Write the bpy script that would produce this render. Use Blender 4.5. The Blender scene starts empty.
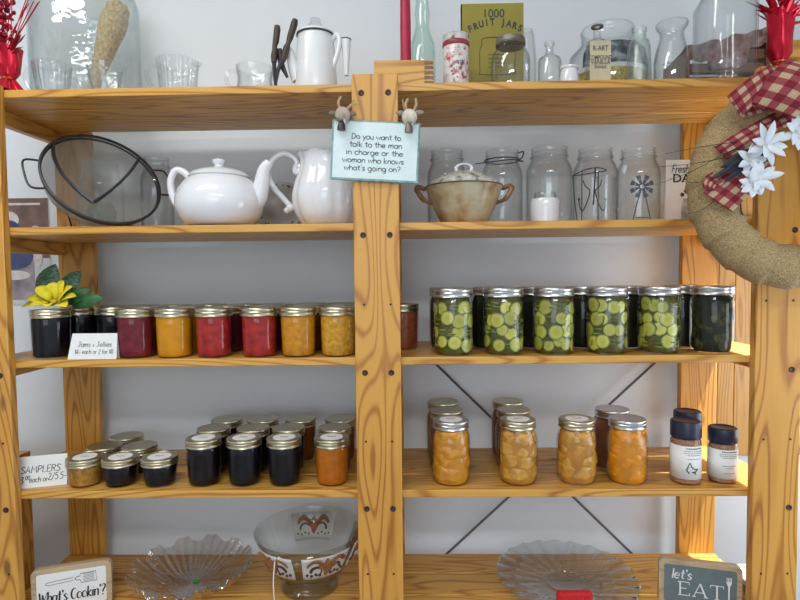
import bpy, math, random
from math import sin, cos, pi, sqrt, radians as R_
from mathutils import Vector, Matrix, noise
random.seed(7)
SC = bpy.context.scene
COL = SC.collection

# ---------------------------------------------------------------- camera
F_PX = 555.76
CAM = Vector((0.0636, -1.0785, 0.0))
PITCH, YAW, ROLL = 0.046, -0.018, -0.0109
_f = Vector((sin(YAW)*cos(PITCH), cos(YAW)*cos(PITCH), -sin(PITCH)))
_r = Vector((cos(YAW), -sin(YAW), 0)); _u = _r.cross(_f)
_r2 = cos(ROLL)*_r + sin(ROLL)*_u; _u2 = -sin(ROLL)*_r + cos(ROLL)*_u
cd = bpy.data.cameras.new('camera'); co = bpy.data.objects.new('camera', cd); COL.objects.link(co)
cd.sensor_width = 36; cd.lens = F_PX/800*36; cd.clip_start = 0.02
co.matrix_world = Matrix(((_r2.x, _u2.x, -_f.x, CAM.x), (_r2.y, _u2.y, -_f.y, CAM.y), (_r2.z, _u2.z, -_f.z, CAM.z), (0, 0, 0, 1)))
SC.camera = co

def ray(px, py): return (_f*F_PX + _r2*(px-400) + _u2*(300-py))
def at(px, py, Y):
    d = ray(px, py); return CAM + d*((Y-CAM.y)/d.y)
def atz(px, py, z):
    d = ray(px, py); return CAM + d*((z-CAM.z)/d.z)
def ppm(Y): return F_PX/(Y-CAM.y)

# ---------------------------------------------------------------- world, lights, exposure
w = bpy.data.worlds.new('world'); SC.world = w; w.use_nodes = True
w.node_tree.nodes['Background'].inputs[0].default_value = (0.9, 0.95, 1, 1)
w.node_tree.nodes['Background'].inputs[1].default_value = 0.25
SC.view_settings.view_transform = 'Standard'; SC.view_settings.look = 'None'
SC.view_settings.gamma = 1; SC.view_settings.use_curve_mapping = False
SC.view_settings.exposure = 0.05
try:
    SC.cycles.transparent_max_bounces = 32; SC.cycles.max_bounces = 10; SC.cycles.transmission_bounces = 10
except Exception: pass
def area(name, loc, target, sx, sy, power, col):
    l = bpy.data.lights.new(name, 'AREA'); l.shape = 'RECTANGLE'; l.size = sx; l.size_y = sy
    l.energy = power; l.color = col
    o = bpy.data.objects.new(name, l); COL.objects.link(o); o.location = loc
    o.rotation_euler = (Vector(target)-Vector(loc)).to_track_quat('-Z', 'Y').to_euler()
    return o
area('ceiling_lamp_near', (-0.75, -0.75, 1.18), (-0.75, -0.7, 0), 1.2, 0.3, 13, (1.0, 0.97, 0.90))
area('ceiling_lamp_far', (0.1, -2.3, 1.18), (0.1, -2.3, 0), 1.2, 0.3, 27, (0.93, 0.97, 1.0))
area('window_daylight', (1.33, 0.02, -0.25), (0.3, 0.02, -0.25), 1.3, 0.6, 10, (0.80, 0.90, 1.0))
area('front_fill_light', (-0.4, -3.25, 0.25), (-0.4, 0, 0.25), 1.7, 1.2, 15, (0.80, 0.90, 1.0))  # added frontal fill from behind the camera, lifts the shaded bays

l_ = bpy.data.lights.new('ceiling_spot', 'SPOT'); l_.energy = 560; l_.spot_size = R_(17); l_.spot_blend = .35; l_.shadow_soft_size = .025; l_.color = (0.86, 0.94, 1.0)
o_ = bpy.data.objects.new('ceiling_spot', l_); COL.objects.link(o_); o_.location = (1.30, 0.10, 1.16)
o_.rotation_euler = (Vector((0.77, 0.11, -0.30))-o_.location).to_track_quat('-Z', 'Y').to_euler()

# ---------------------------------------------------------------- mesh builder
class MB:
    def __init__(s): s.v = []; s.f = []; s.uv = {}
    def quad(s, a, b, c, d):
        n = len(s.v); s.v += [tuple(a), tuple(b), tuple(c), tuple(d)]; s.f.append((n, n+1, n+2, n+3)); return s
    def box(s, c, d, rot=None):
        n = len(s.v); c = Vector(c)
        for x in (-.5, .5):
            for y in (-.5, .5):
                for z in (-.5, .5):
                    p = Vector((x*d[0], y*d[1], z*d[2]))
                    if rot: p = rot @ p
                    s.v.append(tuple(c+p))
        for q in ((0,1,3,2),(4,6,7,5),(0,4,5,1),(2,3,7,6),(0,2,6,4),(1,5,7,3)): s.f.append(tuple(n+i for i in q))
        return s
    def lathe(s, prof, n=32, c=(0,0,0), mod=None, cap0=True, cap1=True, xf=None):
        b = len(s.v); m = len(prof)
        for i, (r, z) in enumerate(prof):
            for k in range(n):
                a = 2*pi*k/n
                rr, zz = (r, z) if mod is None else mod(r, z, a)
                p = Vector((rr*cos(a), rr*sin(a), zz))
                if xf is not None: p = xf @ p
                s.v.append((p.x+c[0], p.y+c[1], p.z+c[2]))
        for i in range(m-1):
            for k in range(n):
                k2 = (k+1) % n
                s.f.append((b+i*n+k, b+i*n+k2, b+(i+1)*n+k2, b+(i+1)*n+k))
        if cap0: s.f.append(tuple(b+k for k in reversed(range(n))))
        if cap1: s.f.append(tuple(b+(m-1)*n+k for k in range(n)))
        return s
    def tube(s, path, r, n=8, cap=True, flat=1.0):
        pts = [Vector(p) for p in path]; m = len(pts)
        rs = r if isinstance(r, (list, tuple)) else [r]*m
        b = len(s.v); up = None
        for i, p in enumerate(pts):
            t = (pts[min(i+1, m-1)]-pts[max(i-1, 0)])
            if t.length < 1e-9: t = Vector((0,0,1))
            t.normalize()
            if up is None:
                up = Vector((0,0,1)) if abs(t.z) < .9 else Vector((0,1,0))
            x = up.cross(t)
            if x.length < 1e-6: x = Vector((1,0,0)).cross(t)
            x.normalize(); y = t.cross(x); up = y
            for k in range(n):
                a = 2*pi*k/n
                s.v.append(tuple(p + rs[i]*(cos(a)*x + flat*sin(a)*y)))
        for i in range(m-1):
            for k in range(n):
                k2 = (k+1) % n
                s.f.append((b+i*n+k, b+i*n+k2, b+(i+1)*n+k2, b+(i+1)*n+k))
        if cap:
            s.f.append(tuple(b+k for k in reversed(range(n)))); s.f.append(tuple(b+(m-1)*n+k for k in range(n)))
        return s
    def torus(s, Rr, r, n=32, m=8, c=(0,0,0), xf=None, mod=None):
        b = len(s.v)
        for i in range(n):
            a = 2*pi*i/n
            for k in range(m):
                t = 2*pi*k/m
                rad = r if mod is None else r*mod(a, t)
                p = Vector(((Rr+rad*cos(t))*cos(a), (Rr+rad*cos(t))*sin(a), rad*sin(t)))
                if xf is not None: p = xf @ p
                s.v.append((p.x+c[0], p.y+c[1], p.z+c[2]))
        for i in range(n):
            for k in range(m):
                i2, k2 = (i+1) % n, (k+1) % m
                s.f.append((b+i*m+k, b+i2*m+k, b+i2*m+k2, b+i*m+k2))
        return s
    def ball(s, c, r, n=16, m=10, sc=(1,1,1), rot=None, lump=0, seed=0):
        b = len(s.v); c = Vector(c)
        for i in range(m+1):
            ph = pi*i/m
            for k in range(n):
                a = 2*pi*k/n
                p = Vector((sin(ph)*cos(a), sin(ph)*sin(a), cos(ph)))
                q = r*(1+lump*noise.noise(p*1.8+Vector((seed*3.1, seed, 0))))
                p = Vector((p.x*sc[0], p.y*sc[1], p.z*sc[2]))*q
                if rot: p = rot @ p
                s.v.append(tuple(c+p))
        for i in range(m):
            for k in range(n):
                k2 = (k+1) % n
                s.f.append((b+i*n+k, b+(i+1)*n+k, b+(i+1)*n+k2, b+i*n+k2))
        return s
    def poly(s, pts, d):      # prism: outline pts (x,z) extruded along y from 0 to d
        n = len(s.v); m = len(pts)
        for y in (0, d):
            for x, z in pts: s.v.append((x, y, z))
        s.f.append(tuple(n+i for i in range(m))); s.f.append(tuple(n+m+i for i in reversed(range(m))))
        for i in range(m):
            j = (i+1) % m; s.f.append((n+i, n+m+i, n+m+j, n+j))
        return s
    def sheet(s, rows, thick=0.0008):       # grid of points with uv, given thickness by solidify later
        b = len(s.v); m = len(rows[0])
        for i, row in enumerate(rows):
            for j, p in enumerate(row):
                s.v.append(tuple(p)); s.uv[len(s.v)-1] = (i, j)
        for i in range(len(rows)-1):
            for j in range(m-1):
                s.f.append((b+i*m+j, b+(i+1)*m+j, b+(i+1)*m+j+1, b+i*m+j+1))
        return s
    def mesh(s, name, mat, smooth=True, uvs=None):
        me = bpy.data.meshes.new(name); me.from_pydata(s.v, [], s.f)
        if mat: me.materials.append(mat)
        if s.uv:
            ul = me.uv_layers.new(name='UVMap')
            k = uvs or (1, 1)
            for l in me.loops:
                t = s.uv.get(l.vertex_index, (0, 0)); ul.data[l.index].uv = (t[0]*k[0], t[1]*k[1])
        if smooth:
            me.polygons.foreach_set('use_smooth', [True]*len(me.polygons))
            try: me.set_sharp_from_angle(angle=R_(40))
            except Exception: pass
        me.update()
        return me
    def build(s, name, mat, parent=None, loc=(0,0,0), smooth=True, bevel=0, uvs=None, solid=0):
        o = link(name, s.mesh(name, mat, smooth, uvs), parent, loc)
        if solid:
            md = o.modifiers.new('solid', 'SOLIDIFY'); md.thickness = solid; md.offset = 0
        if bevel:
            md = o.modifiers.new('bevel', 'BEVEL'); md.width = bevel; md.segments = 2; md.limit_method = 'ANGLE'
        return o

def link(name, me, parent=None, loc=(0,0,0), rot=None):
    o = bpy.data.objects.new(name, me); COL.objects.link(o)
    if parent: o.parent = parent
    o.location = loc
    if rot: o.rotation_euler = rot
    return o
def tag(o, label, cat, group=None, kind=None):
    if label: o['label'] = label
    if cat: o['category'] = cat
    if group: o['group'] = group
    if kind: o['kind'] = kind
    return o
def thing(name, label, cat, loc, rot=(0,0,0), group=None):
    o = bpy.data.objects.new(name, None); COL.objects.link(o); o.location = loc; o.rotation_euler = rot
    o.empty_display_size = .03
    return tag(o, label, cat, group)
def cat_rom(pts, k=6):
    P = [Vector(p) for p in pts]; out = []
    for i in range(len(P)-1):
        p0, p1, p2, p3 = P[max(i-1, 0)], P[i], P[i+1], P[min(i+2, len(P)-1)]
        for j in range(k):
            t = j/k
            out.append(.5*((2*p1)+(p2-p0)*t+(2*p0-5*p1+4*p2-p3)*t*t+(3*p1-p0-3*p2+p3)*t**3))
    out.append(P[-1]); return out

# ---------------------------------------------------------------- materials
def nmat(name):
    m = bpy.data.materials.new(name); m.use_nodes = True; nt = m.node_tree; nt.nodes.clear()
    out = nt.nodes.new('ShaderNodeOutputMaterial'); return m, nt, out
def N(nt, t, **kw):
    n = nt.nodes.new(t)
    for k, v in kw.items(): setattr(n, k, v)
    return n
def plain(name, col, rough=.5, metal=0, var=.08, scale=30, bump=0, spec=None, trans=0, sss=0, alpha=None, coat=0):
    m, nt, out = nmat(name)
    b = N(nt, 'ShaderNodeBsdfPrincipled'); nt.links.new(b.outputs[0], out.inputs[0])
    tc = N(nt, 'ShaderNodeTexCoord'); nz = N(nt, 'ShaderNodeTexNoise'); nz.inputs['Scale'].default_value = scale; nz.inputs['Detail'].default_value = 3
    nt.links.new(tc.outputs['Object'], nz.inputs['Vector'])
    rp = N(nt, 'ShaderNodeValToRGB')
    rp.color_ramp.elements[0].position = .3; rp.color_ramp.elements[1].position = .7
    rp.color_ramp.elements[0].color = tuple(c*(1-var) for c in col)+(1,)
    rp.color_ramp.elements[1].color = tuple(min(1, c*(1+var)) for c in col)+(1,)
    nt.links.new(nz.outputs[0], rp.inputs[0]); nt.links.new(rp.outputs[0], b.inputs['Base Color'])
    b.inputs['Roughness'].default_value = rough; b.inputs['Metallic'].default_value = metal
    if spec is not None: b.inputs['Specular IOR Level'].default_value = spec
    if trans: b.inputs['Transmission Weight'].default_value = trans
    if coat: b.inputs['Coat Weight'].default_value = coat
    if sss:
        b.inputs['Subsurface Weight'].default_value = sss; b.inputs['Subsurface Radius'].default_value = (.01, .006, .003)
        b.inputs['Subsurface Scale'].default_value = 1
    if bump:
        bp = N(nt, 'ShaderNodeBump'); bp.inputs['Strength'].default_value = bump; bp.inputs['Distance'].default_value = .002
        nt.links.new(nz.outputs[0], bp.inputs['Height']); nt.links.new(bp.outputs[0], b.inputs['Normal'])
    return m
def math_(nt, op, a, b=None, clamp=False):
    n = N(nt, 'ShaderNodeMath', operation=op); n.use_clamp = clamp
    for i, x in enumerate((a, b)):
        if x is None: continue
        if isinstance(x, (int, float)): n.inputs[i].default_value = x
        else: nt.links.new(x, n.inputs[i])
    return n.outputs[0]
def wood(name, axis, base, dark, knots=True, rough=.38):
    m, nt, out = nmat(name); L = nt.links.new
    b = N(nt, 'ShaderNodeBsdfPrincipled'); L(b.outputs[0], out.inputs[0])
    tc = N(nt, 'ShaderNodeTexCoord'); oi = N(nt, 'ShaderNodeObjectInfo')
    off = N(nt, 'ShaderNodeVectorMath', operation='SCALE'); off.inputs[0].default_value = (3.1, 7.3, 5.7); L(oi.outputs['Random'], off.inputs['Scale'])
    add = N(nt, 'ShaderNodeVectorMath', operation='ADD'); L(tc.outputs['Object'], add.inputs[0]); L(off.outputs[0], add.inputs[1])
    def stretched(sw, sl):
        mp = N(nt, 'ShaderNodeVectorMath', operation='MULTIPLY'); v = [sw]*3; v[axis] = sl
        mp.inputs[1].default_value = v; L(add.outputs[0], mp.inputs[0]); return mp.outputs[0]
    n1 = N(nt, 'ShaderNodeTexNoise'); n1.inputs['Scale'].default_value = 1; n1.inputs['Detail'].default_value = 1.5; n1.inputs['Roughness'].default_value = .35
    L(stretched(13, 1.5), n1.inputs['Vector'])
    ph = math_(nt, 'MULTIPLY', n1.outputs[0], 105)
    s_ = math_(nt, 'SINE', ph); s_ = math_(nt, 'MULTIPLY_ADD', s_, .5); nt.nodes[-1].inputs[2].default_value = .5
    ring = math_(nt, 'POWER', s_, 4.5)
    n2 = N(nt, 'ShaderNodeTexNoise'); n2.inputs['Scale'].default_value = 1; n2.inputs['Detail'].default_value = 4
    L(stretched(260, 6), n2.inputs['Vector'])
    n3 = N(nt, 'ShaderNodeTexNoise'); n3.inputs['Scale'].default_value = 1; n3.inputs['Detail'].default_value = 2
    L(stretched(9, 2.2), n3.inputs['Vector'])
    amt = math_(nt, 'MULTIPLY', ring, .8)
    amt = math_(nt, 'ADD', amt, math_(nt, 'MULTIPLY', math_(nt, 'SUBTRACT', n2.outputs[0], .5), .45))
    amt = math_(nt, 'ADD', amt, math_(nt, 'MULTIPLY', math_(nt, 'SUBTRACT', n3.outputs[0], .45), .7), clamp=True)
    mx = N(nt, 'ShaderNodeMix', data_type='RGBA'); mx.inputs[6].default_value = base+(1,); mx.inputs[7].default_value = dark+(1,)
    L(amt, mx.inputs[0]); col = mx.outputs[2]
    if knots:
        vo = N(nt, 'ShaderNodeTexVoronoi'); vo.inputs['Scale'].default_value = 1; L(stretched(11, 4.5), vo.inputs['Vector'])
        sp = N(nt, 'ShaderNodeSeparateColor'); L(vo.outputs['Color'], sp.inputs[0])
        gate = math_(nt, 'GREATER_THAN', sp.outputs[0], .62)
        kd = N(nt, 'ShaderNodeMapRange'); kd.inputs[1].default_value = .05; kd.inputs[2].default_value = .11; kd.inputs[3].default_value = 1; kd.inputs[4].default_value = 0
        L(vo.outputs['Distance'], kd.inputs[0])
        k = math_(nt, 'MULTIPLY', math_(nt, 'MULTIPLY', kd.outputs[0], gate), .8)
        m2 = N(nt, 'ShaderNodeMix', data_type='RGBA'); L(k, m2.inputs[0]); L(col, m2.inputs[6]); m2.inputs[7].default_value = (.13, .05, .015, 1); col = m2.outputs[2]
    L(col, b.inputs['Base Color']); b.inputs['Roughness'].default_value = rough
    bp = N(nt, 'ShaderNodeBump'); bp.inputs['Strength'].default_value = .12; bp.inputs['Distance'].default_value = .001
    L(amt, bp.inputs['Height']); L(bp.outputs[0], b.inputs['Normal'])
    return m
def glass(name, tint=(.965, .972, .97), edge=(.52, .55, .55), refl=1.0, rough=.02, bumpy=0, bscale=60, power=3.0, f0=.04):
    """thin-walled glass: clear face on, denser where the wall is seen edge on"""
    m, nt, out = nmat(name); L = nt.links.new
    tr = N(nt, 'ShaderNodeBsdfTransparent'); gl = N(nt, 'ShaderNodeBsdfGlossy'); gl.inputs['Roughness'].default_value = rough
    gl.inputs['Color'].default_value = (.95, .97, .98, 1)
    lw = N(nt, 'ShaderNodeLayerWeight'); lw.inputs[0].default_value = .5
    p = math_(nt, 'POWER', lw.outputs['Facing'], power)
    mx = N(nt, 'ShaderNodeMix', data_type='RGBA'); mx.inputs[6].default_value = tint+(1,); mx.inputs[7].default_value = edge+(1,)
    L(p, mx.inputs[0]); L(mx.outputs[2], tr.inputs[0])
    fr = lw
    fac = math_(nt, 'MULTIPLY', math_(nt, 'MULTIPLY_ADD', math_(nt, 'POWER', lw.outputs['Facing'], 4.0), .5), refl, clamp=True)
    for nd in nt.nodes:
        if nd.type == 'MATH' and nd.operation == 'MULTIPLY_ADD': nd.inputs[2].default_value = f0
    ms = N(nt, 'ShaderNodeMixShader'); L(fac, ms.inputs[0]); L(tr.outputs[0], ms.inputs[1]); L(gl.outputs[0], ms.inputs[2]); L(ms.outputs[0], out.inputs[0])
    if bumpy:
        tc = N(nt, 'ShaderNodeTexCoord'); nz = N(nt, 'ShaderNodeTexNoise'); nz.inputs['Scale'].default_value = bscale
        L(tc.outputs['Object'], nz.inputs['Vector'])
        bp = N(nt, 'ShaderNodeBump'); bp.inputs['Strength'].default_value = bumpy; bp.inputs['Distance'].default_value = .004
        L(nz.outputs[0], bp.inputs['Height']); L(bp.outputs[0], gl.inputs['Normal']); L(bp.outputs[0], lw.inputs['Normal'])
    return m
def crystal(name, col=(.96, .97, .96), rough=.03):
    m, nt, out = nmat(name); g = N(nt, 'ShaderNodeBsdfGlass'); g.inputs['Color'].default_value = col+(1,); g.inputs['Roughness'].default_value = rough; g.inputs['IOR'].default_value = 1.5
    nt.links.new(g.outputs[0], out.inputs[0]); return m
def gauze(name, col, cover):
    m, nt, out = nmat(name); L = nt.links.new
    tr = N(nt, 'ShaderNodeBsdfTransparent'); b = N(nt, 'ShaderNodeBsdfPrincipled'); b.inputs['Base Color'].default_value = col+(1,); b.inputs['Roughness'].default_value = .45; b.inputs['Metallic'].default_value = .5
    tc = N(nt, 'ShaderNodeTexCoord'); nz = N(nt, 'ShaderNodeTexNoise'); nz.inputs['Scale'].default_value = 2600; L(tc.outputs['Object'], nz.inputs['Vector'])
    f = math_(nt, 'GREATER_THAN', nz.outputs[0], .5+(.5-cover)*.35)
    f = math_(nt, 'MULTIPLY_ADD', f, .35); nt.nodes[-1].inputs[2].default_value = cover-.17
    ms = N(nt, 'ShaderNodeMixShader'); L(f, ms.inputs[0]); L(tr.outputs[0], ms.inputs[1]); L(b.outputs[0], ms.inputs[2]); L(ms.outputs[0], out.inputs[0])
    return m
def gingham(name):
    m, nt, out = nmat(name); L = nt.links.new
    b = N(nt, 'ShaderNodeBsdfPrincipled'); L(b.outputs[0], out.inputs[0]); b.inputs['Roughness'].default_value = .85
    uv = N(nt, 'ShaderNodeUVMap'); sp = N(nt, 'ShaderNodeSeparateXYZ'); L(uv.outputs[0], sp.inputs[0])
    st = []
    for i in (0, 1):
        fr = math_(nt, 'FRACT', math_(nt, 'MULTIPLY', sp.outputs[i], 1/.0235)); st.append(math_(nt, 'GREATER_THAN', fr, .5))
    s_ = math_(nt, 'MULTIPLY', math_(nt, 'ADD', st[0], st[1]), .5)
    rp = N(nt, 'ShaderNodeValToRGB'); e = rp.color_ramp.elements; rp.color_ramp.interpolation = 'CONSTANT'
    e[0].color = (.60, .44, .28, 1); e[1].position = .25; e[1].color = (.36, .065, .075, 1)
    x = rp.color_ramp.elements.new(.75); x.color = (.23, .010, .022, 1)
    L(s_, rp.inputs[0])
    nz = N(nt, 'ShaderNodeTexNoise'); nz.inputs['Scale'].default_value = 700; tc = N(nt, 'ShaderNodeTexCoord'); L(tc.outputs['Object'], nz.inputs['Vector'])
    hs = N(nt, 'ShaderNodeMix', data_type='RGBA', blend_type='MULTIPLY'); hs.inputs[0].default_value = .5; L(rp.outputs[0], hs.inputs[6]); L(nz.outputs[0], hs.inputs[7])
    mm = N(nt, 'ShaderNodeMix', data_type='RGBA', blend_type='ADD'); mm.inputs[0].default_value = .12; L(hs.outputs[2], mm.inputs[6]); L(rp.outputs[0], mm.inputs[7])
    L(mm.outputs[2], b.inputs['Base Color']); return m
def burlap(name):
    m, nt, out = nmat(name); L = nt.links.new
    b = N(nt, 'ShaderNodeBsdfPrincipled'); L(b.outputs[0], out.inputs[0]); b.inputs['Roughness'].default_value = .9
    tc = N(nt, 'ShaderNodeTexCoord')
    wv = N(nt, 'ShaderNodeTexNoise'); wv.inputs['Scale'].default_value = 420; wv.inputs['Detail'].default_value = 2; L(tc.outputs['Object'], wv.inputs['Vector'])
    rp = N(nt, 'ShaderNodeValToRGB'); e = rp.color_ramp.elements; e[0].position = .35; e[1].position = .65; e[0].color = (.27, .18, .08, 1); e[1].color = (.50, .37, .19, 1)
    L(wv.outputs[0], rp.inputs[0]); L(rp.outputs[0], b.inputs['Base Color'])
    bp = N(nt, 'ShaderNodeBump'); bp.inputs['Strength'].default_value = .5; bp.inputs['Distance'].default_value = .001; L(wv.outputs[0], bp.inputs['Height']); L(bp.outputs[0], b.inputs['Normal'])
    return m
def radial(name, stops, rough=.35, scale=1.0, nscale=120, namt=.15, coat=0):
    """colour by distance from the local z axis: cut fruit and vegetable slices"""
    m, nt, out = nmat(name); L = nt.links.new
    b = N(nt, 'ShaderNodeBsdfPrincipled'); L(b.outputs[0], out.inputs[0]); b.inputs['Roughness'].default_value = rough
    tc = N(nt, 'ShaderNodeTexCoord'); ml = N(nt, 'ShaderNodeVectorMath', operation='MULTIPLY'); ml.inputs[1].default_value = (1, 1, 0); L(tc.outputs['Object'], ml.inputs[0])
    ln = N(nt, 'ShaderNodeVectorMath', operation='LENGTH'); L(ml.outputs[0], ln.inputs[0])
    nz = N(nt, 'ShaderNodeTexNoise'); nz.inputs['Scale'].default_value = nscale; L(tc.outputs['Object'], nz.inputs['Vector'])
    v = math_(nt, 'MULTIPLY', ln.outputs['Value'], scale)
    v = math_(nt, 'ADD', v, math_(nt, 'MULTIPLY', math_(nt, 'SUBTRACT', nz.outputs[0], .5), namt))
    rp = N(nt, 'ShaderNodeValToRGB'); e = rp.color_ramp.elements
    while len(e) < len(stops): e.new(.5)
    for i, (p, c) in enumerate(stops): e[i].position = p; e[i].color = c+(1,)
    L(v, rp.inputs[0])
    oi = N(nt, 'ShaderNodeObjectInfo'); mr = N(nt, 'ShaderNodeMapRange'); mr.inputs[3].default_value = .65; mr.inputs[4].default_value = 1.15; L(oi.outputs['Random'], mr.inputs[0])
    hs = N(nt, 'ShaderNodeVectorMath', operation='SCALE'); L(rp.outputs[0], hs.inputs[0]); L(mr.outputs[0], hs.inputs['Scale'])
    L(hs.outputs[0], b.inputs['Base Color']); return m

PINE, PDARK = (.66, .335, .062), (.36, .125, .017)
M = {}
M['post'] = wood('pine_upright', 2, PINE, PDARK)
M['board'] = wood('pine_board', 0, (.67, .36, .075), PDARK)
M['rail'] = wood('pine_rail', 1, PINE, PDARK)
M['oldwood'] = wood('brown_wood', 0, (.20, .095, .04), (.10, .045, .02), knots=False)
M['palewood'] = wood('pale_wood', 0, (.50, .38, .24), (.36, .25, .14), knots=False)
M['wall'] = plain('white_wall_paint', (.765, .805, .85), .7, var=.015, scale=6, bump=.12)
M['floor'] = plain('grey_floor', (.34, .31, .28), .5, var=.1, scale=8)
M['ceil'] = plain('ceiling_paint', (.82, .82, .80), .8, var=.02)
M['glass'] = glass('clear_glass')
M['glassrib'] = glass('pressed_glass', bumpy=.5, bscale=70, refl=1.3)
M['jarglass'] = glass('jar_glass', (.97, .975, .97), (.55, .58, .56), refl=1.15, bumpy=.10, bscale=60, power=5, f0=.026)
M['aqua'] = glass('aqua_glass', (.93, .975, .955), (.55, .72, .66))
M['frost'] = glass('frosted_glass', (.92, .945, .93), (.72, .78, .74), rough=.3, refl=2)
M['wrinkle'] = glass('large_jar_glass', (.95, .96, .955), (.6, .64, .63), bumpy=.9, bscale=28, refl=1.6)
M['crystal'] = glass('cut_crystal', (.95, .945, .93), (.50, .48, .45), refl=4.5, power=2.2, bumpy=.6, bscale=120)
M['crystal2'] = glass('pressed_crystal', (.93, .94, .935), (.48, .49, .47), refl=2.5, power=2.2, bumpy=.3, bscale=60)
M['white_ceramic'] = plain('white_ceramic', (.80, .82, .86), .12, var=.01, coat=.3)
M['enamel'] = plain('white_enamel', (.78, .81, .84), .2, var=.02)
M['darkrim'] = plain('dark_enamel_rim', (.06, .055, .05), .4)
M['silver'] = plain('silver_metal', (.62, .62, .62), .3, 1, var=.05)
M['gold'] = plain('pale_gold_metal', (.58, .53, .38), .32, 1, var=.06)
M['zinc'] = plain('old_zinc', (.22, .20, .17), .5, .8, var=.25, scale=60)
M['wire'] = plain('dark_wire', (.055, .055, .058), .45, .6)
M['steel'] = plain('grey_steel', (.12, .12, .13), .4, .7)
M['black'] = plain('black_ink', (.012, .012, .013), .6)
M['ink'] = plain('grey_ink', (.05, .05, .055), .7)
M['white'] = plain('white_paint', (.80, .80, .79), .5, var=.02)
M['paper'] = plain('white_card', (.82, .83, .82), .7, var=.02)
M['screw'] = plain('screw_metal', (.06, .03, .025), .5, .4)
M['hole'] = plain('screw_recess', (.015, .01, .01), .8)
M['gauze'] = gauze('wire_gauze', (.36, .37, .35), .56)
M['gingham'] = gingham('red_gingham'); M['burlap'] = burlap('burlap')
M['foil'] = plain('red_foil', (.62, .01, .035), .16, .55, var=.2, scale=40, bump=.5)
M['glitter'] = plain('red_glitter', (.33, .005, .025), .3, .5, var=.8, scale=250, bump=.8)
M['twine'] = plain('twine', (.42, .30, .18), .9, var=.2, scale=200)
M['navy'] = plain('dark_foliage', (.012, .014, .03), .6, var=.3)
M['blade'] = plain('dark_green_blade', (.025, .05, .03), .5)
M['petal'] = plain('white_petal', (.75, .80, .86), .6, var=.04)
M['yellow_petal'] = plain('yellow_petal', (.72, .62, .02), .6, var=.15, scale=60)
M['leaf'] = plain('green_leaf', (.02, .10, .03), .5, var=.4, scale=60)
M['leaf2'] = plain('variegated_leaf', (.055, .12, .07), .5, var=.9, scale=230)
M['orange_ink'] = plain('rust_print', (.30, .11, .03), .5, var=.35, scale=90)
M['brown_ink'] = plain('brown_print', (.09, .035, .025), .5, var=.3, scale=90)
M['red'] = plain('red_cloth', (.52, .01, .015), .8, var=.3, scale=300)
M['candle'] = plain('red_wax', (.42, .012, .05), .45)

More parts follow.
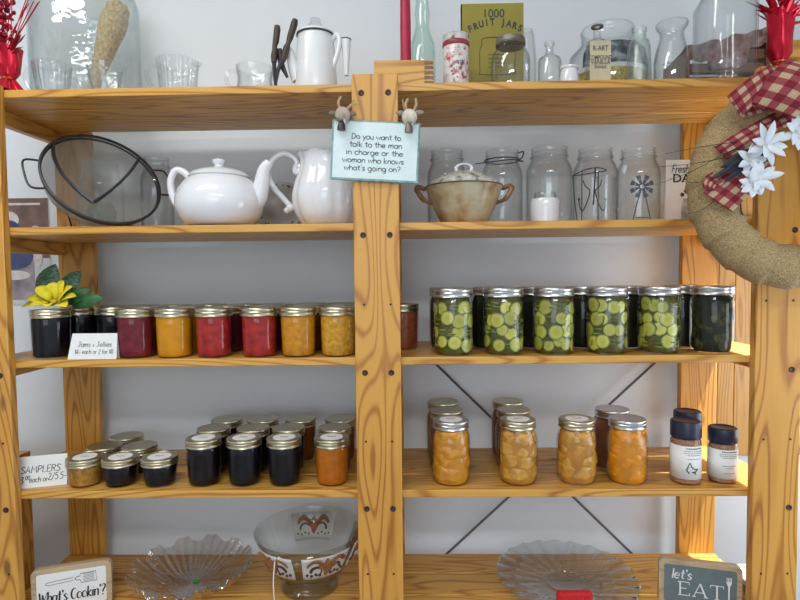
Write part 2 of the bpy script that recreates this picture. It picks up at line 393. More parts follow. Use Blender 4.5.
# ---------------------------------------------------------------- stroke lettering
def E(cx, cy, rx, ry, a0=0, a1=360, n=14):
    return [(cx+rx*cos(R_(a0+(a1-a0)*i/n)), cy+ry*sin(R_(a0+(a1-a0)*i/n))) for i in range(n+1)]
def Sm(*p): return [(v.x, v.y) for v in cat_rom([(x, y, 0) for x, y in p], 5)]
G = {
 'a': (.64, [E(.28,.3,.25,.3), [(.53,.6),(.53,0)]]), 'c': (.56, [E(.3,.3,.25,.3,45,315)]),
 'e': (.60, [[(.05,.32),(.53,.32)]+E(.29,.3,.25,.3,5,320)[1:]]), 'f': (.4, [Sm((.4,.95),(.25,1),(.16,.8),(.16,0)), [(.02,.58),(.34,.58)]]),
 'g': (.64, [E(.28,.3,.25,.3), Sm((.53,.6),(.53,-.1),(.42,-.32),(.12,-.27))]), 'h': (.6, [[(.08,1),(.08,0)], Sm((.08,.36),(.26,.6),(.45,.53),(.5,.3),(.5,0))]),
 'i': (.28, [[(.12,.6),(.12,0)], [(.12,.8),(.12,.86)]]), 'k': (.56, [[(.08,1),(.08,0)], [(.45,.6),(.1,.28),(.5,0)]]), 'l': (.26, [[(.12,1),(.12,0)]]),
 'm': (.86, [[(.08,.6),(.08,0)], Sm((.08,.36),(.22,.6),(.38,.52),(.4,0)), Sm((.4,.36),(.55,.6),(.71,.52),(.73,0))]),
 'n': (.6, [[(.08,.6),(.08,0)], Sm((.08,.36),(.26,.6),(.45,.53),(.5,.3),(.5,0))]), 'o': (.62, [E(.3,.3,.26,.3)]),
 'r': (.44, [[(.08,.6),(.08,0)], Sm((.08,.34),(.2,.55),(.38,.58))]), 's': (.5, [Sm((.42,.5),(.25,.61),(.08,.47),(.25,.31),(.42,.16),(.26,0),(.05,.08))]),
 't': (.46, [Sm((.22,.95),(.22,.5),(.22,.12),(.4,.02)), [(.02,.62),(.42,.62)]]), 'u': (.62, [Sm((.08,.6),(.1,.15),(.28,0),(.48,.15),(.51,.6)), [(.51,.6),(.52,0)]]),
 'w': (.78, [[(.03,.6),(.2,0),(.38,.5),(.55,0),(.73,.6)]]), 'y': (.56, [[(.05,.6),(.28,.05)], [(.52,.6),(.15,-.32)]]),
 'D': (.75, [[(.08,1),(.08,0)], Sm((.08,1),(.45,.9),(.64,.5),(.42,.08),(.08,0))]), '?': (.56, [Sm((.06,.8),(.25,1),(.48,.82),(.38,.55),(.25,.42),(.25,.26)), [(.25,.06),(.25,.0)]]),
 "'": (.24, [[(.12,1),(.1,.8)]]), 'S': (.62, [Sm((.54,.86),(.32,1),(.1,.8),(.32,.52),(.54,.25),(.3,0),(.05,.12))]), 'A': (.7, [[(.04,0),(.34,1),(.62,0)], [(.14,.35),(.52,.35)]]),
 'M': (.85, [[(.06,0),(.14,1),(.4,.35),(.66,1),(.74,0)]]), 'P': (.62, [[(.08,1),(.08,0)], Sm((.08,1),(.45,.95),(.5,.7),(.35,.5),(.08,.48))]), 'L': (.56, [[(.08,1),(.08,0),(.5,0)]]),
 'E': (.58, [[(.5,1),(.08,1),(.08,0),(.5,0)], [(.08,.52),(.42,.52)]]), 'R': (.64, [[(.08,1),(.08,0)], Sm((.08,1),(.45,.95),(.5,.72),(.35,.52),(.08,.5)), [(.28,.5),(.55,0)]]),
 'J': (.6, [[(.1,1),(.56,1)], Sm((.36,1),(.36,.3),(.25,.02),(.05,.1))]), 'F': (.56, [[(.5,1),(.1,1),(.1,0)], [(.1,.52),(.4,.52)]]),
 'W': (1.0, [Sm((-.05,.8),(.05,.98),(.1,.8),(.22,0)), [(.22,0),(.45,.8)], [(.45,.8),(.6,0)], Sm((.6,0),(.85,.7),(.98,1.02))]), 'C': (.72, [E(.4,.5,.34,.5,50,310)]),
 '+': (.5, [[(.22,.1),(.22,.5)], [(.05,.3),(.4,.3)]]), '$': (.5, [Sm((.4,.8),(.25,.9),(.08,.75),(.25,.5),(.42,.3),(.25,.12),(.06,.2)), [(.25,1),(.25,0)]]),
 '6': (.55, [Sm((.42,1),(.15,.7),(.08,.3),(.27,0),(.46,.2),(.3,.48),(.1,.3))]), '3': (.55, [Sm((.06,.9),(.3,1),(.42,.75),(.2,.55),(.46,.3),(.25,0),(.03,.1))]),
 '0': (.55, [E(.26,.5,.2,.5)]), '2': (.56, [Sm((.06,.8),(.27,1),(.45,.75),(.25,.35),(.05,0)), [(.05,0),(.5,0)]]), '5': (.56, [[(.46,1),(.12,1),(.1,.58)], Sm((.1,.58),(.35,.62),(.45,.3),(.25,0),(.04,.1))]),
 '1': (.32, [[(.05,.8),(.16,1),(.16,0)]]), '/': (.5, [[(.03,-.1),(.42,1.05)]]), '-': (.5, [[(.06,.4),(.42,.4)]]), ' ': (.36, []), '.': (.22, [[(.08,.03),(.1,.03)]]), ',': (.22, [[(.1,.05),(.05,-.12)]]), 'T': (.6, [[(.0,1),(.58,1)], [(.29,1),(.29,0)]]),
}
def text_w(s): return sum(G[c][0] for c in s)
def strokes(mb, s, x, z, h, r, slant=0, align='l', y=0, rot=0, wf=1.0, bold=None, xf=None):
    W = text_w(s)*h*wf
    cx = x - (W/2 if align == 'c' else 0); ox = 0
    for c in s:
        adv, st = G[c]
        for pl in st:
            P = []
            for (a, b) in pl:
                X = (ox + (a+slant*b)*h*wf); Z = b*h
                X, Z = X*cos(rot)-Z*sin(rot), X*sin(rot)+Z*cos(rot)
                q = (cx+X, y, z+Z)
                P.append(xf(q) if xf else q)
            rr = r
            if bold: # brush lettering: down strokes heavier
                rr = []
                for i in range(len(P)):
                    a, b = P[max(i-1,0)], P[min(i+1,len(P)-1)]
                    dz = a[2]-b[2]; dl = sqrt((a[0]-b[0])**2+dz*dz)+1e-9
                    rr.append(r*(1+bold*max(0, dz/dl)))
            mb.tube(P, rr, 5, flat=1)
        ox += adv*h*wf
    return mb
def font_mesh(s, size, name, mat, parent, loc, rot=(pi/2,0,0), align='CENTER', bold=0, extr=.0002, sx=1):
    c = bpy.data.curves.new(name, 'FONT'); c.body = s; c.size = size; c.align_x = align; c.extrude = extr; c.offset = bold; c.resolution_u = 3
    t = bpy.data.objects.new(name, c); COL.objects.link(t)
    bpy.context.view_layer.update()
    me = bpy.data.meshes.new_from_object(t.evaluated_get(bpy.context.evaluated_depsgraph_get()))
    bpy.data.objects.remove(t); me.materials.clear(); me.materials.append(mat)
    o = link(name, me, parent, loc, rot); o.scale = (sx, 1, 1); return o

# ---------------------------------------------------------------- room
YW = .350
FZ, CZ, XL, XR, YF = -1.45, 1.22, -2.6, 1.36, -3.3
def struct(name, mb, mat): o = mb.build(name, mat, smooth=False); o['kind'] = 'structure'; return o
struct('floor', MB().box(((XL+XR)/2, (YF+YW)/2, FZ-.05), (XR-XL+.2, YW-YF+.2, .1)), M['floor'])
struct('ceiling', MB().box(((XL+XR)/2, (YF+YW)/2, CZ+.05), (XR-XL+.2, YW-YF+.2, .1)), M['ceil'])
struct('wall_back', MB().box(((XL+XR)/2, YW+.05, (FZ+CZ)/2), (XR-XL+.2, .1, CZ-FZ)), M['wall'])
struct('wall_left', MB().box((XL-.05, (YF+YW)/2, (FZ+CZ)/2), (.1, YW-YF, CZ-FZ)), M['wall'])
struct('wall_front', MB().box(((XL+XR)/2, YF-.05, (FZ+CZ)/2), (XR-XL+.2, .1, CZ-FZ)), M['wall'])
wy0, wy1, wz0, wz1 = -.30, .33, -.92, .42
wr = MB()
wr.box((XR+.05, (YF+wy0)/2, (FZ+CZ)/2), (.1, wy0-YF, CZ-FZ)).box((XR+.05, (wy1+YW)/2, (FZ+CZ)/2), (.1, YW-wy1, CZ-FZ))
wr.box((XR+.05, (wy0+wy1)/2, (FZ+wz0)/2), (.1, wy1-wy0, wz0-FZ)).box((XR+.05, (wy0+wy1)/2, (CZ+wz1)/2), (.1, wy1-wy0, CZ-wz1))
struct('wall_right', wr, M['wall'])
wf = MB()
for y in (wy0+.02, wy1-.02): wf.box((XR+.05, y, (wz0+wz1)/2), (.06, .04, wz1-wz0))
for z in (wz0+.02, wz1-.02): wf.box((XR+.05, (wy0+wy1)/2, z), (.06, wy1-wy0, .04))
struct('window_1', wf, M['white'])
wf = MB()
for x in (-1.3, -.4, .5): wf.box((x, YF+.02, .25), (.05, .04, 1.3))
for z in (-.38, .88): wf.box((-.4, YF+.02, z), (1.85, .04, .05))
struct('front_fill_frame', wf, M['white'])  # unseen frame added around the frontal fill light, wall behind it is solid

# ---------------------------------------------------------------- shelving unit
h = .0445; WL, WR = .6752, .6824; XLI, XRI = -h-WL, h+WR
YFR, DEP, TH = .019, .270, .0155
ZS = [.3711, .1019, -.1644, -.4327, -.7023]
unit = thing('shelving_unit', 'tall yellow pine shelving unit with five slatted shelves against the white wall', 'shelf', (0, .15, FZ))
def ulocal(p): return (p[0], p[1]-.15, p[2]-FZ)
POSTC = [XLI-h, 0, XRI+h]; FRONTC = [XLI-h-.011, 0, XRI+h+.002]
ptop = [at(0, 83, 0).z, at(378, 73.5, 0).z, .385]
screw_px = {0: [(12.0, None)], }
for i, x in enumerate(FRONTC):
    zt = ptop[i]; hh = zt-FZ
    p = MB().box((0, 0, hh/2), (2*h, .019, hh)).build('front_post', M['post'], unit, ulocal((x, .0095, FZ)), bevel=.0018)
    p.rotation_euler = (0, 0, pi if i == 1 else 0)
    sgn = -1 if i == 1 else 1
    zs = [at(378, y, 0).z for y in (92.7, 235, 372.8, 508.8)]
    for z in zs:
        for sx in (-.0258, .0258):
            s_ = MB(); X = Matrix.Rotation(pi/2, 3, 'X')
            s_.lathe([(.0058, 0), (.0058, .0008), (.0047, .0012), (.0028, .0003)], 14, xf=X)
            if i != 1 and sx < 0: continue
            yy = -.0098*1
            q = s_.build('screw', M['screw'], p, (sgn*sx, sgn*yy, z-FZ))
            if i == 1: q.rotation_euler = (0, 0, pi)
    for z in [at(378, y, 0).z for y in (304.5, 441.5, 574)]:
        for sx in (-.0258, .0258):
            q = MB().lathe([(.0023, 0), (.0023, .0004), (.0010, .0005)], 8, xf=Matrix.Rotation(pi/2, 3, 'X')).build('nail_head', M['hole'], p, (sgn*sx, -sgn*.0096, z-FZ))
            if i == 1: q.rotation_euler = (0, 0, pi)
for i, x in enumerate(POSTC):
    zt = .36; hh = zt-FZ
    MB().box((0, 0, hh/2), (2*h, .019, hh)).build('back_post', M['post'], unit, ulocal((x, YFR+DEP+.0096, FZ)), bevel=.0018)
x0, x1 = XLI-2*h, XRI+2*h
sw = (DEP-2*.003)/3
for k, z in enumerate(ZS):
    for j in range(3):
        yc = YFR+sw/2+j*(sw+.003)
        MB().box((0, 0, 0), (x1-x0, sw, TH)).build('shelf_board', M['board'], unit, ulocal(((x0+x1)/2, yc, z-TH/2)), bevel=.0016)
    for x in (x0+.0095, x1-.0095, 0):
        MB().box((0, 0, 0), (.019, DEP-.001, .030)).build('side_rail', M['rail'], unit, ulocal((x, YFR+DEP/2, z-TH-.0152)), bevel=.0015)
# diagonal brace rods behind the right bay
def rod(px0, py0, px1, py1, label):
    Y = YFR+DEP+.0096+.0095+.005
    Y += .008 if py1 < py0 else 0
    a, b = at(px0, py0, Y), at(px1, py1, Y); d = b-a
    a2 = a - d*((a.x-at(404, 300, Y).x+.02)/d.x) if False else a
    mb = MB().tube([Vector((0,0,0)), d], .0032, 8)
    t = mb.build('brace_rod', M['steel'], loc=a); tag(t, label, 'rod', 'diagonal steel brace rods')
rod(405, 334, 690, 610, 'dark diagonal brace rod sloping down to the right behind the peach jars')
rod(392, 604, 690, 330.5, 'dark diagonal brace rod rising to the right behind the peach jars')

# ---------------------------------------------------------------- filled jars
cache = {}
def cm(key, fn):
    if key not in cache: cache[key] = fn()
    return cache[key]
def jar_outer(kind):
    if kind == 'jelly':  Rr, H = .0375, .100; p = [(.028, 0), (.032, .001), (.0345, .006), (.0355, .02), (.0368, .07), (.0368, .078), (.0352, .084), (.0345, .086)]
    elif kind == 'tall': Rr, H = .0362, .096; p = [(.027, 0), (.030, .001), (.0325, .006), (.0335, .02), (.0352, .068), (.0352, .074), (.034, .080), (.0335, .082)]
    elif kind == 'sampler': Rr, H = .0368, .058; p = [(.026, 0), (.029, .001), (.0315, .005), (.033, .018), (.0355, .038), (.0345, .042), (.034, .045)]
    elif kind == 'pint': Rr, H = .0400, .1345; p = [(.033, 0), (.037, .002), (.0400, .009), (.0412, .03), (.0412, .095), (.0405, .104), (.0385, .111), (.0370, .116), (.0370, .12)]
    else: Rr, H = .0375, .131; p = [(.031, 0), (.0355, .002), (.0388, .009), (.0402, .03), (.0402, .085), (.0392, .095), (.036, .105), (.0335, .111), (.0335, .116)]
    return Rr, H, p
LIDH = {'jelly': .0165, 'tall': .0160, 'sampler': .0145, 'pint': .0175, 'peach': .0165}
def jar_meshes(kind):
    Rr, H, p = jar_outer(kind); lh = LIDH[kind]; z0 = H-lh
    lr = {'jelly': .0376, 'tall': .0362, 'sampler': .0368, 'pint': .0402, 'peach': .0368}[kind]
    g = MB().lathe(p, 36, cap1=False)
    band = [(lr, z0), (lr+.0006, z0+.0008), (lr, z0+.002), (lr-.0006, z0+lh*.3), (lr, z0+lh*.42), (lr+.0004, z0+lh*.5), (lr-.0006, z0+lh*.6), (lr, z0+lh*.72), (lr, H-.0015), (lr-.001, H-.0002), (lr-.0035, H), (lr-.0042, H-.0008), (lr-.0042, z0+lh*.5)]
    return g.mesh('glass', M['jarglass']), band, lr, H, z0
def inner(kind, fill):
    Rr, H, p = jar_outer(kind); zt = p[-1][1]*fill
    q = [(max(r-.0022, .002), max(z, .003)) for r, z in p if z < zt]
    q.append((q[-1][0], zt)); return q, zt
pk_mat = radial('pickle_slice', [(0, (.44, .42, .04)), (.38, (.47, .46, .06)), (.62, (.52, .52, .12)), (.85, (.40, .42, .06)), (.95, (.10, .13, .012))], scale=1/.0125)
pk_dark = radial('dark_pickle', [(0, (.10, .10, .03)), (.5, (.06, .075, .02)), (.9, (.03, .045, .012))], scale=1/.0125)
pepper = plain('pepper_piece', (.055, .05, .016), .6, var=.7, scale=60, spec=.1)
peach_m = plain('peach_flesh', (.62, .26, .02), .3, var=.25, scale=45)
peach_o = plain('orange_peach_flesh', (.76, .27, .006), .3, var=.25, scale=45)
peach_p = plain('pale_peach_flesh', (.60, .30, .045), .3, var=.25, scale=45)
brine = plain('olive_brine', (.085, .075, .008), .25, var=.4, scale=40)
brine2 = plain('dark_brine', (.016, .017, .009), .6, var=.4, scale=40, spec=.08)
syrups = {'orange': plain('orange_syrup', (.56, .23, .016), .25, var=.2), 'pale': plain('amber_syrup', (.46, .20, .026), .25, var=.2), 'brown': plain('brown_syrup', (.22, .075, .03), .25, var=.25), 'gold': plain('gold_syrup', (.60, .23, .006), .25, var=.2)}
jam = {k: plain('jelly_'+k, c, .5, var=v, scale=s, spec=.12) for k, c, v, s in (
    ('purple', (.004, .0035, .008), .4, 60), ('plum', (.007, .0025, .006), .4, 60), ('maroon', (.17, .012, .022), .35, 55), ('red', (.36, .022, .020), .35, 70), ('amber', (.64, .27, .004), .10, 40),
    ('marmalade', (.58, .25, .014), .22, 110), ('gold', (.58, .29, .022), .28, 120), ('rust', (.28, .07, .03), .35, 90), ('orange', (.46, .13, .006), .15, 70), ('wine', (.075, .008, .018), .35, 60), ('sampler', (.38, .18, .03), .45, 90), ('russet', (.20, .05, .012), .3, 60))}
def slice_mesh(curve=True):
    mb = MB(); n = 28
    prof = [(.0112, -.0019), (.0122, -.0016), (.0126, 0), (.0122, .0016), (.0112, .0019), (.009, .0020), (.006, .0020), (.003, .0020), (.0005, .0020)]
    mb.lathe([(.0030, -.0019), (.0075, -.0019)]+prof, n, mod=lambda r, z, a: (r*(1+.025*sin(7*a)+.02*sin(3*a+1)), z))
    if curve: mb.v = [(x, y, z-x*x/(2*.036)) for x, y, z in mb.v]
    return mb.mesh('pickle_slice', pk_mat)
def put_slice(me, parent, ang, z, rad, tilt, spin, s=1.0, name='pickle_slice', lean=0):
    o = link(name, me, parent)
    nrm = Vector((sin(ang), -cos(ang), 0))
    m = nrm.to_track_quat('Z', 'Y').to_matrix()
    m = m @ Matrix.Rotation(tilt, 3, 'X') @ Matrix.Rotation(lean, 3, 'Y') @ Matrix.Rotation(spin, 3, 'Z')
    o.matrix_local = Matrix.Translation(Vector((nrm.x*rad, nrm.y*rad, z))) @ m.to_4x4() @ Matrix.Scale(s, 4)
    return o
def jar(kind, loc, content, label, group, lidmat='gold', name='jelly_jar', cat='jar', sticker=False, rz=0, seed=0, slices=0, liquid=None, fill=.97):
    t = thing(name, label, cat, loc, (0, 0, rz), group)
    gm, band, lr, H, z0 = cm(('g', kind), lambda: jar_meshes(kind))
    link('jar_glass', gm, t)
    link('lid_band', cm(('b', kind, lidmat), lambda: MB().lathe(band, 40, cap0=False, cap1=False).mesh('lid_band', M[lidmat])), t)
    link('lid', cm(('l', kind, lidmat), lambda: MB().lathe([(lr-.0036, H-.0012), (lr-.0036, H-.0006), (lr-.006, H-.0003), (lr-.009, H-.0006), (.001, H-.0006)], 32).mesh('lid', M[lidmat])), t)
    if sticker:
        s_ = link('lid_label', cm(('s', kind), lambda: MB().lathe([(.0235, H-.0005), (.0235, H-.0001), (.0008, H)], 28).mesh('lid_label', M['paper'])), t); s_['label'] = 'round white paper label'
        wr_ = link('handwriting', cm(('w', kind), lambda: strokes(strokes(MB(), 'Jam', 0, -.002, .009, .0004, .1, 'c'), 'mild', 0, -.013, .006, .0004, .1, 'c').mesh('handwriting', M['ink'])) if False else cm(('w', kind), lambda: MB().tube([(-.009, .001, 0), (-.004, .003, 0), (0, 0, 0), (.004, .003, 0), (.009, .001, 0)], .0005, 4).mesh('handwriting', M['ink'])), s_, (0, -.002, H+.0002))
    q, zt = inner(kind, fill)
    if slices == 0:
        link(content[0], cm(('c', kind, content, fill), lambda: MB().lathe(q, 32).mesh(content[0], content[1] if not isinstance(content[1], str) else jam[content[1]])), t)
        return t
    rin = .0075 if slices in ('pickle', 'pepper') else .009
    b = link('brine' if slices in ('pickle', 'pepper') else 'syrup', cm(('q', kind, liquid.name), lambda: MB().lathe([(max(r-(.0026 if slices == 'pickle' else .003 if slices == 'pepper' else .0008), .003), z) for r, z in q], 28).mesh('liquid', liquid)), t)
    rnd = random.Random(seed*13+5)
    if slices == 'pickle':
        me = cm('slice', slice_mesh); flat = cm('slice_flat', lambda: slice_mesh(False))
        for layer in range(4):
            z = .024+layer*.0245
            for kx in range(9):
                ang = (kx-4)*.56+rnd.uniform(-.16, .16)+layer*.33
                zz_ = z+rnd.uniform(-.005, .005); s_ = rnd.uniform(.98, 1.28)
                if rnd.random() < .74: put_slice(me, b, ang, zz_, .0376-rnd.uniform(0, .0030), rnd.uniform(-.10, .10), 0, s_)
                else:
                    for q_ in range(2): put_slice(flat, b, ang+rnd.uniform(-.1, .1), zz_-.004+q_*.0065, .0290, rnd.choice((-1, 1))*rnd.uniform(1.15, 1.5), rnd.uniform(0, 6), .92)
    elif slices == 'pepper':
        me = cm('pep', lambda: MB().ball((0, 0, 0), .010, 10, 7, (1, .75, .28), lump=.5).mesh('pepper_piece', pepper))
        for kx in range(46):
            put_slice(me, b, rnd.uniform(-2.2, 2.2), rnd.uniform(.012, .11), .0355+rnd.uniform(-.002, .001), rnd.uniform(-.25, .25), rnd.uniform(0, 6), rnd.uniform(.7, 1.15), 'pepper_piece')
    else:
        mt = content[1]
        def pmesh():
            mb = MB().ball((0, 0, 0), .0235, 24, 16, (1, .78, .30), lump=.22, seed=3)
            mb.v = [(x, y, z-x*x/(2*.034)) for x, y, z in mb.v]; return mb.mesh('peach_slice', mt)
        me = cm(('pe', mt.name), pmesh)
        for layer in range(4):
            for kx in range(5):
                ang = (kx-2)*.92+rnd.uniform(-.25, .25)+layer*.4
                put_slice(me, b, ang, .0265+layer*.0235+rnd.uniform(-.003, .004), .0324+rnd.uniform(-.0014, .0004), rnd.uniform(-.12, .12), rnd.uniform(-.5, .5), rnd.uniform(.8, 1.06) if layer < 3 else .78, 'peach_slice')
    return t

# shelf three, left bay: jelly jars
Z3, Z4, Z5, Z2, Z1 = ZS[2], ZS[3], ZS[4], ZS[1], ZS[0]
GJ = 'jelly jars in rows on the middle shelf'
def onY(px, Y, z): p = at(px, 300, Y); return (p.x+ (0), Y, z)
def pos(px, py, Y, z): p = at(px, py, Y); return (p.x, Y, z)
front3 = [(51, 'purple', 'dark purple jelly jar at left end of the front row beside the price card'),
 (136, 'maroon', 'maroon jelly jar in the front row right beside the white price card'),
 (174.5, 'amber', 'clear amber jelly jar in the front row between the maroon and a red jar'),
 (214, 'red', 'red jelly jar in the front row just right of the clear amber jar'),
 (259.5, 'red', 'bright red jelly jar in the front row just left of the marmalade jar'),
 (298.5, 'marmalade', 'orange marmalade jar second from the middle post in the front row'),
 (338, 'gold', 'golden chunky preserve jar nearest the middle post in the front row')]
for i, (px, c, lb) in enumerate(front3):
    jar('jelly', pos(px, 335, .0575, Z3), ('jelly', c), lb, GJ)
row2 = [(80, 'purple', 'dark purple jelly jar directly behind the white price card'), (114, 'purple', 'dark jelly jar behind the right end of the white price card'), (149, 'maroon', 'maroon jelly jar behind the gap between maroon and amber front jars'),
 (188, 'amber', 'amber jelly jar in the second row left of the first red jar'), (228, 'wine', 'wine red jelly jar in second row behind the gap between two red jars'), (268, 'wine', 'wine red jelly jar behind the bright red jar'),
 (306, 'russet', 'russet jelly jar in second row behind the orange marmalade jar'), (342, 'rust', 'rust jelly jar in second row behind the golden chunky preserve jar')]
for px, c, lb in row2: jar('jelly', pos(px, 330, .135, Z3), ('jelly', c), lb, GJ)
row3 = [(110, 'purple', 'back row jelly jar nearest the green leaves, only its lid showing'), (143, 'plum', 'back row jelly jar behind the maroon jars, only its lid showing'), (176, 'amber', 'back row jelly jar behind the clear amber jar, only its lid showing'), (211, 'red', 'back row jelly jar behind the first red jar, only its lid showing'),
 (245, 'wine', 'back row jelly jar behind the wine red jars, only its lid showing'), (278, 'wine', 'back row jelly jar left behind the orange marmalade, only its lid showing'), (312, 'russet', 'back row jelly jar right behind the orange marmalade, only its lid showing'), (344, 'rust', 'back row jelly jar at the middle post, only its lid showing')]
for px, c, lb in row3: jar('jelly', pos(px, 325, .2125, Z3), ('jelly', c), lb, GJ)
jar('jelly', pos(402, 325, .150, Z3), ('jelly', 'rust'), 'rust coloured jelly jar half hidden behind the middle post left of the pickles', GJ)
# right bay: pickles
GP = 'pickle jars on the middle shelf'
pk = [(453, 'pickle slice jar at the left end of the front row'), (503.5, 'second pickle slice jar from the left in the front row'), (553.5, 'third pickle slice jar from the left in the front row'), (607, 'fourth pickle slice jar from the left in the front row'), (659, 'pickle slice jar in front row just left of the dark pepper jar')]
for i, (px, lb) in enumerate(pk):
    jar('pint', pos(px, 320, .061, Z3), None, lb, GP, 'silver', 'pickle_jar', slices='pickle', liquid=brine, seed=i+1)
jar('pint', pos(712, 320, .061, Z3), None, 'dark green pepper jar at the right end of the front pickle row', GP, 'silver', 'pickle_jar', slices='pepper', liquid=brine2, seed=4)
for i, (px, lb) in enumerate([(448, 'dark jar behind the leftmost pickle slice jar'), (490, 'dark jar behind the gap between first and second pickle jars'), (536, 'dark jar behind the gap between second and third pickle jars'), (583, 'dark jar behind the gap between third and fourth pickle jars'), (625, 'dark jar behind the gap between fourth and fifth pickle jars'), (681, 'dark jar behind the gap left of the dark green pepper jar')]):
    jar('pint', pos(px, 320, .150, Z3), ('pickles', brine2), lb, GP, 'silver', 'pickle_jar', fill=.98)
# shelf four
GS, GT = 'small sampler jars on the fourth shelf', 'tall jelly jars on the fourth shelf'
for px, Y, c, lb, st in [(85.5, .062, 'sampler', 'amber sampler jar beside the SAMPLERS card', 1), (121, .062, 'plum', 'dark sampler jar in the middle of the front three', 1), (160, .062, 'purple', 'dark sampler jar at the right end of the front three', 1),
        (105.5, .139, 'russet', 'sampler jar in the second row on the left, plain lid', 0), (141, .139, 'plum', 'sampler jar in the second row on the right, plain lid', 0), (128, .214, 'plum', 'rearmost sampler jar standing alone in the third row', 0)]:
    jar('sampler', pos(px, 470, Y, Z4), ('jelly', c), lb, GS, 'gold', 'sampler_jar', sticker=bool(st))
for px, Y, c, lb, st in [(204, .066, 'plum', 'dark tall jelly jar at the left of the front row with white lid label', 1), (244.5, .066, 'purple', 'dark tall jelly jar second in the front row with white lid label', 1), (284.5, .066, 'purple', 'dark tall jelly jar next to the orange one in the front row', 1), (332, .066, 'orange', 'bright orange tall jelly jar in the front row by the middle post', 1),
        (214.5, .142, 'plum', 'dark tall jelly jar in second row, leftmost, plain lid', 0), (254, .142, 'plum', 'dark tall jelly jar in second row, second from left, silvery lid', 0), (289, .142, 'purple', 'dark tall jelly jar in second row, third from left, plain lid', 0), (335.5, .142, 'russet', 'russet tall jelly jar directly behind the bright orange jar', 0),
        (228, .218, 'plum', 'back row tall jelly jar, leftmost lid', 0), (264, .218, 'plum', 'back row tall jelly jar, second lid from the left', 0), (301.5, .218, 'russet', 'back row russet tall jelly jar left of the gap', 0), (341, .218, 'russet', 'back row russet tall jelly jar against the middle post', 0)]:
    jar('tall', pos(px, 460, Y, Z4), ('jelly', c), lb, GT, 'gold', 'jelly_jar', sticker=bool(st))
GPE = 'peach jars on the fourth shelf'
for i, (px, Y, kind, lb, st, lid) in enumerate([(451, .068, 'orange', 'orange peach jar at the left end of the front row', 1, 'silver'), (518, .068, 'pale', 'pale peach jar second in the front row with big halves', 1, 'gold'), (576.5, .068, 'pale', 'amber peach jar third in the front row with long slices', 1, 'gold'), (627, .068, 'gold', 'bright orange peach jar at the right end with plain silver lid', 0, 'silver'),
        (447, .150, 'brown', 'peach jar directly behind the leftmost orange peach jar', 0, 'gold'), (443.5, .232, 'brown', 'rearmost peach jar of the left column by the middle post', 0, 'gold'), (513.5, .150, 'brown', 'peach jar directly behind the pale peach jar', 0, 'gold'), (508, .232, 'brown', 'rearmost peach jar behind the pale peach jar', 0, 'gold'), (612, .150, 'brown', 'rust peach jar behind the bright orange one on the right', 0, 'silver')]):
    fm = {'orange': peach_m, 'pale': peach_p, 'gold': peach_o, 'brown': peach_p}[kind]
    if kind == 'brown': jar('peach', pos(px, 450, Y, Z4), ('peaches', syrups['brown']), lb, GPE, lid, 'peach_jar', sticker=bool(st))
    else: jar('peach', pos(px, 450, Y, Z4), ('peach', fm), lb, GPE, lid, 'peach_jar', sticker=bool(st), slices='peach', liquid=syrups[kind], seed=i+20)

# spice shakers
spice_c = plain('spice_powder', (.34, .16, .09), .8, var=.35, scale=180)
capm = plain('navy_cap', (.012, .016, .045), .35)
def shaker(px, Y, H, Rr, label, bird, rz):
    t = thing('spice_shaker', label, 'bottle', pos(px, 450, Y, Z4), (0, 0, rz), 'spice shakers with navy caps')
    hb = H*.745
    MB().lathe([(Rr*.9, 0), (Rr*.98, .002), (Rr, .006), (Rr, hb-.01), (Rr*.96, hb-.004), (Rr*.9, hb)], 28, cap1=False).build('bottle', M['jarglass'], t)
    MB().lathe([(Rr*.88, .002), (Rr*.95, .004), (Rr*.96, .02), (Rr*.96, hb-.008), (Rr*.85, hb-.004)], 24).build('spice', spice_c, t)
    MB().lathe([(Rr*.97, hb-.001), (Rr*1.0, hb), (Rr*1.0, H-.004), (Rr*.96, H-.001), (Rr*.85, H), (Rr*.8, H-.001)], 32).build('cap', capm, t)
    zl0, zl1 = H*.10, H*.63; lb = MB(); rows = []
    for i in range(25):
        a = -pi*.62+i/24*pi*1.24
        rows.append([(Rr*1.012*sin(a), -Rr*1.012*cos(a), zl0), (Rr*1.012*sin(a), -Rr*1.012*cos(a), zl1)])
    lb.sheet(rows).build('label', M['paper'], t, solid=.0003)
    def wrapx(q): a = q[0]/Rr; return (Rr*1.02*sin(a), -Rr*1.02*cos(a), q[2])
    tx = MB()
    rr = random.Random(3)
    for i, (w_, zf, th_) in enumerate([(.030, .93, .0011), (.038, .85, .0006), (.037, .79, .0006), (.030, .73, .0006), (.026, .45 if not bird else .62, .0006), (.018, .38 if not bird else .55, .0005), (.020, .2, .0005)]):
        if bird and i > 4: continue
        x = -w_/2
        while x < w_/2:
            l = rr.uniform(.0015, .005); z = zl0+(zl1-zl0)*zf
            tx.tube([wrapx((x, 0, z)), wrapx((min(x+l, w_/2), 0, z))], th_, 4); x += l+.0012
    tx.build('printing', M['ink'], t)
    if bird:
        bd = MB()
        for P in ([(-.012, .030), (-.008, .040), (-.004, .030), (.002, .026), (.008, .027), (.003, .021), (-.004, .020)], [(-.012, .030), (-.014, .024), (-.009, .018)], [(.000, .020), (.004, .016)]):
            bd.tube([wrapx((x, 0, z+.008)) for x, z in P], [.0012]*len(P), 5)
        bd.build('bird_print', M['black'], t)
    return t
shaker(685.5, .062, .128, .0295, 'taller navy capped spice shaker with a small bird on its label', True, .1)
shaker(687, .140, .128, .0285, 'navy capped spice shaker mostly hidden behind the bird label shaker', False, .2)
shaker(722.5, .066, .112, .0275, 'shorter navy capped spice shaker near the right post', False, 0)

